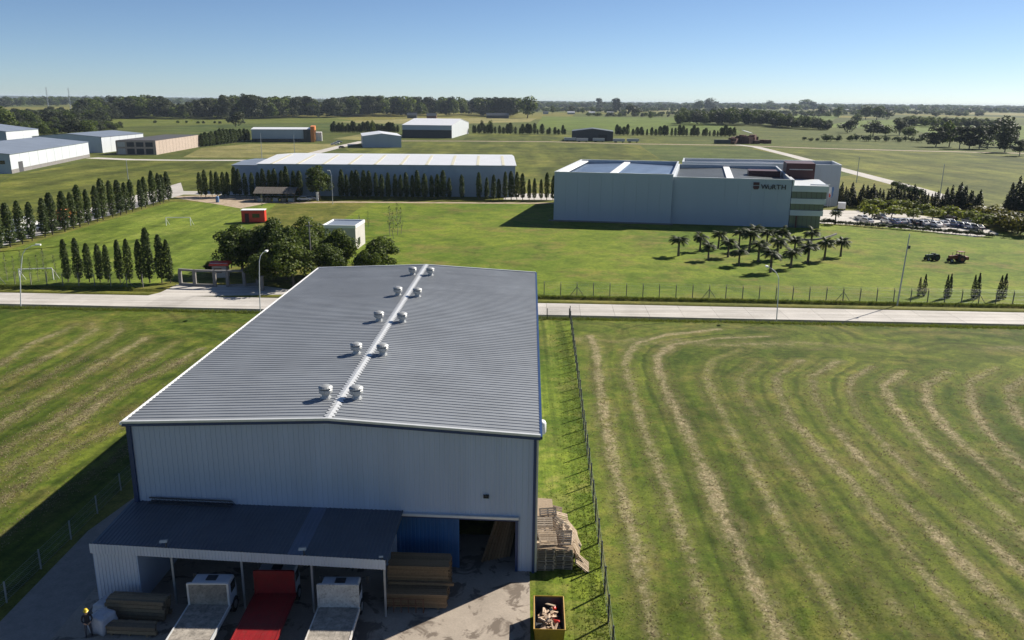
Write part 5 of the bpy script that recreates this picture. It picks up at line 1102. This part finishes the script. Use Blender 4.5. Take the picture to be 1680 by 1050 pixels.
# ------------------------------------------------------------------ cars, van, tractors
def car_proto():
    e = empty('parked_car', (0, 0, 0)); 
    b = MB(); side = [(-2.1, 0.35), (2.1, 0.35), (2.15, 0.62), (2.05, 0.82), (1.1, 0.95), (0.45, 1.42), (-1.0, 1.45), (-1.75, 1.02), (-2.12, 0.92)]
    b.prism(side, -0.82, 0.82, 'y'); o = b.build('body', CARC[0], e); m_ = o.modifiers.new('bevel', 'BEVEL'); m_.width = 0.08; m_.segments = 2
    for s_ in (-1, 1):
        MB().prism([(0.95, 0.97), (0.42, 1.36), (-0.95, 1.38), (-1.55, 1.03)], s_*0.83-0.008, s_*0.83+0.008, 'y').build('side_window', M['glass'], e)
        for x in (-1.3, 1.3):
            w = MB().wheel((x, s_*0.78, 0.31), 0.31, 0.2, 'y', 12).build('wheel', M['black'], e); MB().wheel((x, s_*0.885, 0.31), 0.18, 0.02, 'y', 8).build('rim', M['steel'], w)
        MB().cbox((2.1, s_*0.6, 0.7), (0.08, 0.3, 0.14)).build('headlight', M['lens'], e); MB().cbox((-2.1, s_*0.65, 0.8), (0.08, 0.22, 0.14)).build('tail_light', M['brightred'], e)
    MB().add([(1.13, -0.7, 0.975), (1.13, 0.7, 0.975), (0.5, 0.62, 1.41), (0.5, -0.62, 1.41)], [(0,1,2,3)]).build('windscreen', M['glass'], e); MB().add([(-1.76, 0.68, 1.035), (-1.76, -0.68, 1.035), (-1.08, -0.6, 1.45), (-1.08, 0.6, 1.45)], [(0,1,2,3)]).build('rear_window', M['glass'], e)
    return e
proto = car_proto(); used = [False]
CN = ['white', 'silver', 'grey', 'black', 'dark blue', 'red']
def car(loc, rz, ci, where, group):
    if not used[0]: e = proto; used[0] = True
    else: e = copy_tree(proto)
    e.location = loc; e.rotation_euler = (0, 0, rz); tag(e, CN[ci] + ' car parked ' + where, 'car', group)
    bd = [c for c in e.children if c.name.startswith('body')][0]
    bd.data = bd.data.copy(); bd.data.materials[0] = CARC[ci]
cl = [(1413,361),(1421,366),(1443,359),(1455,366),(1466,368),(1477,367),(1489,367),(1500,369),(1512,370),(1523,369),(1533,372),(1545,371),(1556,368),(1566,372),(1577,373),(1589,375),(1601,377),(1505,350),(1530,352),(1560,360),(1590,366)]
for k, (px, py) in enumerate(cl): car(G(px, py), R(100)+rnd.uniform(-.08, .08), [0, 1, 2, 0, 4, 1, 0, 3, 1, 2, 0, 1, 0, 4, 1, 0, 2, 1, 0, 3, 1][k], 'in the car park beside the large white hall', 'cars in the car park')
for k, (px, py) in enumerate(((30,394),(52,390),(66,383),(85,378),(102,372),(118,366),(130,360),(160,352),(205,341))): car((-109.5+rnd.uniform(-.6, .6), G(px, py).y, 0.025), R(90)+rnd.uniform(-.05, .05), [0, 0, 1, 0, 2, 0, 1, 0, 3][k], 'on the lane behind the dense poplar row', 'cars on the lane')
for k, (px, py) in enumerate(((505,327),(514,326))): car(G(px, py)+A((0, -4, 0)), R(5), [0, 1][k], 'on the grass beside the boarded shelter', 'cars by the shelter')
for k, (px, py) in enumerate(((552,236),(557,234),(548,238))): car(G(px, py), R(20*k), [0, 1, 0][k], 'at the porch of the orange-ended hall', 'cars at the orange-ended hall')
car(G(561, 243), R(50), 3, 'alone on the branch road', None)
def van(label, loc, rz, L=6.0, H=2.7, col=CARC[0]):
    e = empty('box_van', loc, rz, label, 'van'); MB().box(-L/2, -1.05, 0.55, L/2-1.7, 1.05, H+0.2).build('box_body', col, e)
    MB().prism([(L/2-1.68, 0.45), (L/2, 0.45), (L/2, 1.1), (L/2-0.5, 1.95), (L/2-1.68, 2.0)], -0.98, 0.98, 'y').build('cab', col, e); MB().add([(L/2+0.01, -0.85, 1.15), (L/2+0.01, 0.85, 1.15), (L/2-0.47, 0.8, 1.9), (L/2-0.47, -0.8, 1.9)], [(0,1,2,3)]).build('windscreen', M['glass'], e)
    for s_ in (-1, 1):
        for x in (-L/2+1.2, L/2-1.1): MB().wheel((x, s_*0.92, 0.4), 0.4, 0.24, 'y', 12).build('wheel', M['black'], e)
    return e
van('white delivery van at the head of the car park', G(1380, 344), R(70), 4.6, 2.0)
van('white delivery van with orange neighbour on the lane behind the poplars', (-112, G(75, 380).y, 0.02), R(90), 7.5, 3.0); van('orange delivery van on the lane behind the poplars', (-111.5, G(90, 362).y, 0.02), R(90), 6.5, 2.8, M['orange'])
def tractor(label, loc, rz, mt, cab):
    e = empty('tractor', loc, rz, label, 'tractor'); m_ = M[mt]
    MB().prism([(0.1, 0.75), (1.95, 0.75), (2.0, 1.25), (1.9, 1.42), (0.1, 1.52)], -0.36, 0.36, 'y').build('bonnet', m_, e); MB().box(-0.75, -0.5, 0.65, 0.098, 0.5, 1.0).build('gearbox', M['darkmetal'], e)
    MB().tube((1.3, 0.1, 1.4), (1.3, 0.1, 2.25), 0.05).build('exhaust', M['darkmetal'], e); MB().box(-0.65, -0.25, 1.0, -0.2, 0.25, 1.2).box(-0.75, -0.25, 1.2, -0.6, 0.25, 1.65).build('seat', M['black'], e)
    MB().tube((-0.1, 0, 1.2), (-0.25, 0, 1.6), 0.03).cbox((-0.27, 0, 1.62), (0.06, 0.42, 0.36), 0, 0, -0.9).build('steering_wheel', M['black'], e)
    for s_ in (-1, 1):
        w = MB().wheel((-0.55, s_*0.78, 0.78), 0.78, 0.42, 'y', 18).build('rear_wheel', M['black'], e); MB().wheel((-0.55, s_*0.995, 0.78), 0.42, 0.03, 'y', 12).build('rim', m_, w)
        w = MB().wheel((1.6, s_*0.65, 0.42), 0.42, 0.25, 'y', 14).build('front_wheel', M['black'], e); MB().wheel((1.6, s_*0.785, 0.42), 0.22, 0.03, 'y', 10).build('rim', M['steel'], w)
        MB().prism([(-1.3, 1.2), (-0.9, 1.68), (-0.1, 1.68), (0.1, 1.3), (0.03, 1.28), (-0.15, 1.6), (-0.87, 1.6), (-1.22, 1.18)], s_*0.78-0.22, s_*0.78+0.22, 'y').build('mudguard', m_, e)
    if cab:
        for x in (-1.1, 0.05):
            for s_ in (-1, 1): MB().tube((x, s_*0.55, 1.2), (x, s_*0.5, 2.3), 0.05).build('cab_post', M['darkmetal'], e)
        MB().box(-1.2, -0.65, 2.3, 0.15, 0.65, 2.4).build('cab_roof', m_, e); MB().box(-2.1, -0.7, 0.6, -1.35, 0.8, 1.3).build('rear_box', m_, e)
    return e
tractor('small dark green tractor standing on the lawn', G(1530, 427), R(186), 'tractor1', False); t2 = tractor('larger orange-red tractor with roof frame and rear box on the lawn', G(1570, 430), R(182), 'tractor2', True); t2.scale = (0.9,)*3; bpy.data.objects['tractor'].scale = (0.8,)*3

# ------------------------------------------------------------------ planting round the car park
for k, (px, py) in enumerate(((1421,344),(1455,345),(1474,347),(1484,348),(1430,358),(1463,357),(1498,359),(1519,351),(1530,360),(1548,356),(1566,359),(1583,364),(1597,366),(1611,373),(1440,346),(1500,347))): plant('bush', G(px, py), rnd.uniform(3.2, 4.4), 'round yellow-green shrub between the cars of the car park', 'shrub', 'shrubs of the car park', 1.35)
for k in range(48): plant('hedge', G(1346+k*6, 366.5+k*0.43+(k/48)**2*3), rnd.uniform(1.1, 1.7), 'clipped round shrub edging the lawn, ' + ordn(k+1) + ' from the office end', 'shrub', 'clipped shrubs edging the lawn')
for k in range(44):
    px = 1363+k*5.6; plant('con', G(px+rnd.uniform(-2, 2), 335+k*0.36+rnd.uniform(-2, 2)), rnd.uniform(5.0, 7.8), 'dark pointed conifer in the car park screen, ' + ordn(k+1) + ' from the flagpoles', 'conifer', 'conifer screen behind the car park', rnd.uniform(0.9, 1.25))
for px, py in ((1558,350),(1568,352),(1578,353),(1588,354),(1598,355),(1550,346),(1572,346),(1604,356)): plant('con', G(px, py), rnd.uniform(6.5, 9.0), 'tall dark conifer at the end of the car park screen', 'conifer', 'tall conifers by the car park', 1.15)
for px, py in ((1469,310),(1476,313),(1483,316),(1491,319),(1500,322),(1508,324)): plant('hedge', G(px, py), 3.4, 'dark round shrub on the verge of the side road', 'shrub', 'dark shrubs along the side road')
for px, py, h in ((1655,347,9),(1664,349,11),(1672,351,9.5),(1684,352,9),(1650,350,6)): plant('con', G(px, py), h, 'dark conifer in the clump beside the side road', 'conifer', 'conifer clump beside the side road', 1.2)
for px, py in ((1632,370),(1641,374),(1650,378),(1660,381),(1670,384),(1682,388),(1648,368),(1660,371),(1672,375),(1600,357),(1612,360),(1624,363)): plant('golden', G(px, py), rnd.uniform(4.0, 5.2), 'dense golden-green hedge shrub at the far corner of the car park', 'shrub', 'golden hedge at the car park', 1.25)
plant('palm', G(1370, 368), 4.2, 'single palm at the near corner of the car park', 'palm')
for k in range(14): plant('poplar', G(248+k*11.5+rnd.uniform(-3, 3) if False else 332+k*5.8+rnd.uniform(-1, 1), 241-k*0.75), rnd.uniform(8, 11), 'dark hedge tree, ' + ordn(k+1) + ' from the brick building towards the orange-ended hall', 'tree', 'hedge trees before the orange-ended hall', 2.4, name='hedge_tree')
for k in range(30):
    px = 545+k*3.7; plant('poplar', G(px+rnd.uniform(-1, 1), 217.5), rnd.uniform(6, 11), 'small dark windbreak tree on the far edge of the dry strip', 'tree', 'windbreak trees left of the large barn', 2.2, name='windbreak_tree')
for k in range(70):
    px = 762+k*6.4
    if 934 < px < 1008: continue
    plant('poplar', G(px+rnd.uniform(-2, 2), 219+(px-762)*0.012), rnd.uniform(5, 10.5), 'small dark windbreak tree along the edge of the bright crop', 'tree', 'windbreak trees along the bright crop', rnd.uniform(1.6, 3.0), name='windbreak_tree')
for px in (598, 612, 790, 805): plant_px('wood', px, 219, 196, 'round-topped small tree rising from the windbreak', group='round trees in the windbreak', hw=5)
for px in range(1325, 1560, 8): plant('hedge', G(px+rnd.uniform(-6, 6), 231+(px-1325)*0.012+rnd.uniform(-1, 1)), rnd.uniform(3, 6.5), 'low dark shrub along the field behind the open pasture', 'shrub', 'low shrubs behind the open pasture', rnd.uniform(0.7, 1.3), name='shrub')

# lone trees and woods
lone = [(865,194,154,22,'wood'),(1040,191,167,14,'wood'),(1012,184,160,10,'euc'),(983,180,160,8,'euc'),(906,187,172,6,'wood'),(938,187,172,7,'wood'),(956,187,176,5,'wood'),(973,187,174,6,'wood'),(1004,187,177,5,'wood'),(1068,196,182,5,'wood'),
 (1165,181,160,14,'wood'),(1146,182,163,10,'wood'),(1120,197,174,9,'wood'),(1390,218,191,14,'wood'),(1406,201,187,8,'wood'),(1432,223,197,17,'wood'),(1452,223,204,12,'wood'),(1475,222,195,10,'euc'),(1490,226,206,13,'wood'),(1516,229,214,8,'wood'),
 (1535,241,204,13,'euc'),(1557,241,196,15,'wood'),(1574,244,205,12,'euc'),(1590,244,206,12,'euc'),(1606,245,205,12,'euc'),(1620,244,202,13,'euc'),(1645,241,188,21,'wood'),(1648,250,200,13,'euc'),(1672,256,228,10,'euc'),(1420,196,172,10,'wood'),(1438,197,171,12,'wood'),(1455,197,174,9,'wood'),(1375,193,174,9,'wood'),(1348,189,173,9,'wood'),(1262,178,164,8,'wood'),(1322,180,161,14,'wood'),(1335,181,166,10,'euc'),(387,208,178,17,'wood'),(3,226,173,26,'wood'),(120,222,190,20,'wood'),(145,222,196,16,'wood'),(60,220,195,18,'wood'),(1240,181,168,7,'wood'),(1305,184,170,12,'wood')]
LW = ['lone broad tree standing at the end of the wood', 'lone tree among the far fields beyond the bright crop', 'tree in the loose group behind the open pasture', 'tree near the works on the far edge of the meadow']
for (px, py, tp, hw, kd) in lone:
    g = 0 if px == 865 else 3 if px < 800 else 1 if px < 1380 else 2
    plant_px(kd, px, py, tp, LW[g], 'tree', None if g == 0 else ['', 'lone trees among the far fields', 'trees behind the open pasture', 'trees near the works'][g], hw*(1.25 if g == 2 else 1.0))
def belt(line, n, spread, hw, kinds, name, label, dens=1.0):
    """line: (px, base row, top row); trees spread over depth rows"""
    out = []
    for k in range(n):
        t = rnd.random()*(len(line)-1); i = min(int(t), len(line)-2); f = t-i
        px = line[i][0]*(1-f)+line[i+1][0]*f; by = line[i][1]*(1-f)+line[i+1][1]*f; tp = line[i][2]*(1-f)+line[i+1][2]*f
        by0 = by; by = by - rnd.random()*spread; p = G(px, by); h = HT(px, tp, G(px, by0))*rnd.uniform(0.6, 1.05); h = min(h, 38)
        out.append((p.x, p.y, max(4, h), rnd.uniform(0.9, 1.35)*hw))
    return wood_mass(name, label, out, kinds, dens)
belt([(130,196,163),(190,195,157),(235,195,156),(265,195,158),(300,196,172),(330,195,163),(370,196,156),(410,196,154),(450,195,157),(500,194,158),(560,193,160),(600,192,152),(630,192,150),(680,192,153),(740,191,156),(800,192,155),(850,192,158)], 560, 6, 1.15, ['wood', 'euc'], 'woodland', 'dark continuous belt of tall trees behind the halls', 0.7)
belt([(-30,214,180),(60,210,182),(130,207,180),(200,200,180)], 230, 14, 1.2, ['wood', 'euc'], 'woodland', 'tangled dark wood behind the white halls of the works', 0.7)
belt([(-20,228,200),(60,226,200),(110,222,203),(150,220,200),(200,214,203)], 110, 9, 1.2, ['wood'], 'thicket', 'thicket of round trees just behind the white halls', 1.0)
belt([(-20,178,157),(60,176,158),(100,175,157),(160,174,156),(300,173,158)], 150, 5, 1.3, ['wood'], 'woodland', 'far wood on the horizon left of the dark belt', 0.35)
belt([(1110,206,182),(1160,206,177),(1210,206,176),(1250,207,180),(1290,211,187),(1330,213,191),(1360,215,198)], 190, 4, 1.0, ['wood'], 'grove', 'dense dark grove beyond the bright crop', 0.8)
belt([(1470,208,193),(1500,209,190),(1560,210,192),(1640,212,194)], 90, 4, 1.1, ['wood'], 'grove', 'dark grove behind the loose tree group', 0.7)
belt([(895,183,176),(960,184,177),(1060,190,183),(1120,190,184)], 50, 3, 1.0, ['wood'], 'hedgerow', 'low hedgerow of bushes behind the farm huts', 0.4)
for j, (off, tp, n) in enumerate(((4.5, -2.4, 1000), (7, -1.4, 800), (11, 1.0, 560))):
    belt([(x, hy(x)+off, hy(x)+tp+rnd.uniform(-1.5, 1.0)) for x in range(250 if j else -60, 1750, 50)], n, 1.0 if j == 0 else 2.0, 2.6 if j == 0 else 1.7, ['wood'], 'horizon_woods', ['bluish tree line on the far horizon', 'second broken line of far trees below the horizon', 'scattered far tree clumps between the pale fields'][j], 0.2)
belt([(x, hy(x)+19, hy(x)+9) for x in range(1220, 1700, 60)], 40, 6, 1.4, ['wood'], 'horizon_woods', 'loose clumps of trees among the fields at right', 0.3)
for k in range(30):
    x0 = rnd.uniform(300, 1600); w = rnd.uniform(60, 220); off = rnd.choice([12, 14, 17, 20, 24]); off = min(off, 16) if x0 < 850 else off
    belt([(x0, hy(x0)+off, hy(x0)+off-4.0-off*0.16), (x0+w, hy(x0+w)+off+rnd.uniform(-1, 1.5), hy(x0+w)+off-4.0-off*0.16)], int(w/3.5), 1.0, 1.5, ['wood'], 'hedgerow', 'thin far hedgerow of dark bushes between two fields', 0.3)['group'] = 'far hedgerows'
belt([(250+k*20, 204, 197) for k in range(9)], 12, 2, 1.3, ['wood'], 'bushes', 'spaced round bushes on the edge of the bean field', 0.8)

# ------------------------------------------------------------------ grass blades on the near ground
def tufts(name, label, n, region, h, seed):
    rs = np.random.RandomState(seed); X, Y = region(rs, n); n = len(X); V = []; 
    nb = 3; a = rs.uniform(0, 2*np.pi, (n, nb)); hh = h*rs.uniform(0.5, 1.4, (n, nb)); w = 0.035; lx = rs.normal(0, 0.45, (n, nb))*hh; ly = rs.normal(0, 0.45, (n, nb))*hh
    bx = X[:, None]+rs.normal(0, 0.05, (n, nb)); by = Y[:, None]+rs.normal(0, 0.05, (n, nb)); z = np.full((n, nb), 0.01)
    v0 = np.stack([bx-w*np.cos(a), by-w*np.sin(a), z], -1); v1 = np.stack([bx+w*np.cos(a), by+w*np.sin(a), z], -1); v2 = np.stack([bx+lx, by+ly, z+hh], -1)
    V = np.stack([v0, v1, v2], 2).reshape(-1, 3); F = np.arange(len(V)).reshape(-1, 3)
    me = np_mesh(name, V, F); return tag(link(name, me, LF['turf']), label, 'grass', kind='stuff')
def reg_strip(rs, n):
    y = 36+rs.uniform(0, 1, n)**1.2*70; x = 1-np.abs(rs.normal(0, 0.28, n)); X = 1.55+(fx(y)+0.1-1.55)*x; X = X + np.where(y > 60, 0.8, 0); ok = (X < fx(y)+0.2) & (X > 1.5); return X[ok], y[ok]
tufts('grass', 'rough green grass of the strip between the warehouse and the fence', 5000, reg_strip, 0.075, 1)
def reg_field(rs, n):
    y = 37+rs.uniform(0, 1, n)**1.6*45; X = fx(y)+0.4+rs.uniform(0, 1, n)*(0.66*y+2-fx(y)); return X, y
tufts('grass', 'short mown grass of the field with curved straw rows', 26000, reg_field, 0.045, 2)
LF['straw'] = leaf('cut_straw', (0.20, 0.155, 0.08), (0.48, 0.41, 0.27), 0.3)
def reg_straw(rs, n):
    xs, ys = [], []
    for X, Y, sw in SWF:
        w = np.clip(sw.ravel(), 0, 1)**1.3*(Y.ravel() < 92); w = w/w.sum(); i = rs.choice(len(w), n//2, p=w); xs.append(X.ravel()[i]+rs.normal(0, 0.22, n//2)); ys.append(Y.ravel()[i]+rs.normal(0, 0.22, n//2))
    x = np.concatenate(xs); y = np.concatenate(ys); ok = (x > fx(y)+0.3) | (x < -31); return x[ok], y[ok]
st_ = tufts('cut_straw', 'loose dry clippings lying along the mown rows', 26000, reg_straw, 0.07, 9); st_.location.z = 0.03; st_.data.materials[0] = LF['straw']
def reg_ditch(rs, n):
    s = rs.uniform(-110, 110, n); t = np.where(rs.rand(n) < 0.5, rs.normal(11.5, 0.25, n), rs.normal(-2.1, 0.35, n)); keep = ~((s > -62) & (s < -34) & (t > 5)); s, t = s[keep], t[keep]
    return RO.x+RE.x*s+RN.x*t, RO.y+RE.y*s+RN.y*t
tufts('grass', 'long rough grass fringing the roadside ditches', 22000, reg_ditch, 0.28, 3)

# ------------------------------------------------------------------ haze
hz = MB().box(-15000, -600, -1.5, 15000, 14500, 46); hm = bpy.data.materials.new('haze'); hm.use_nodes = True; nt = hm.node_tree; nt.nodes.remove(nt.nodes['Principled BSDF'])
pv = nt.nodes.new('ShaderNodeVolumePrincipled'); pv.inputs['Color'].default_value = (0.70, 0.83, 1.0, 1); pv.inputs['Density'].default_value = 0.000045; pv.inputs['Anisotropy'].default_value = 0.0
nt.links.new(pv.outputs[0], nt.nodes['Material Output'].inputs['Volume'])
tag(hz.build('haze', hm), 'thin pale haze over the plain', 'haze', kind='stuff')
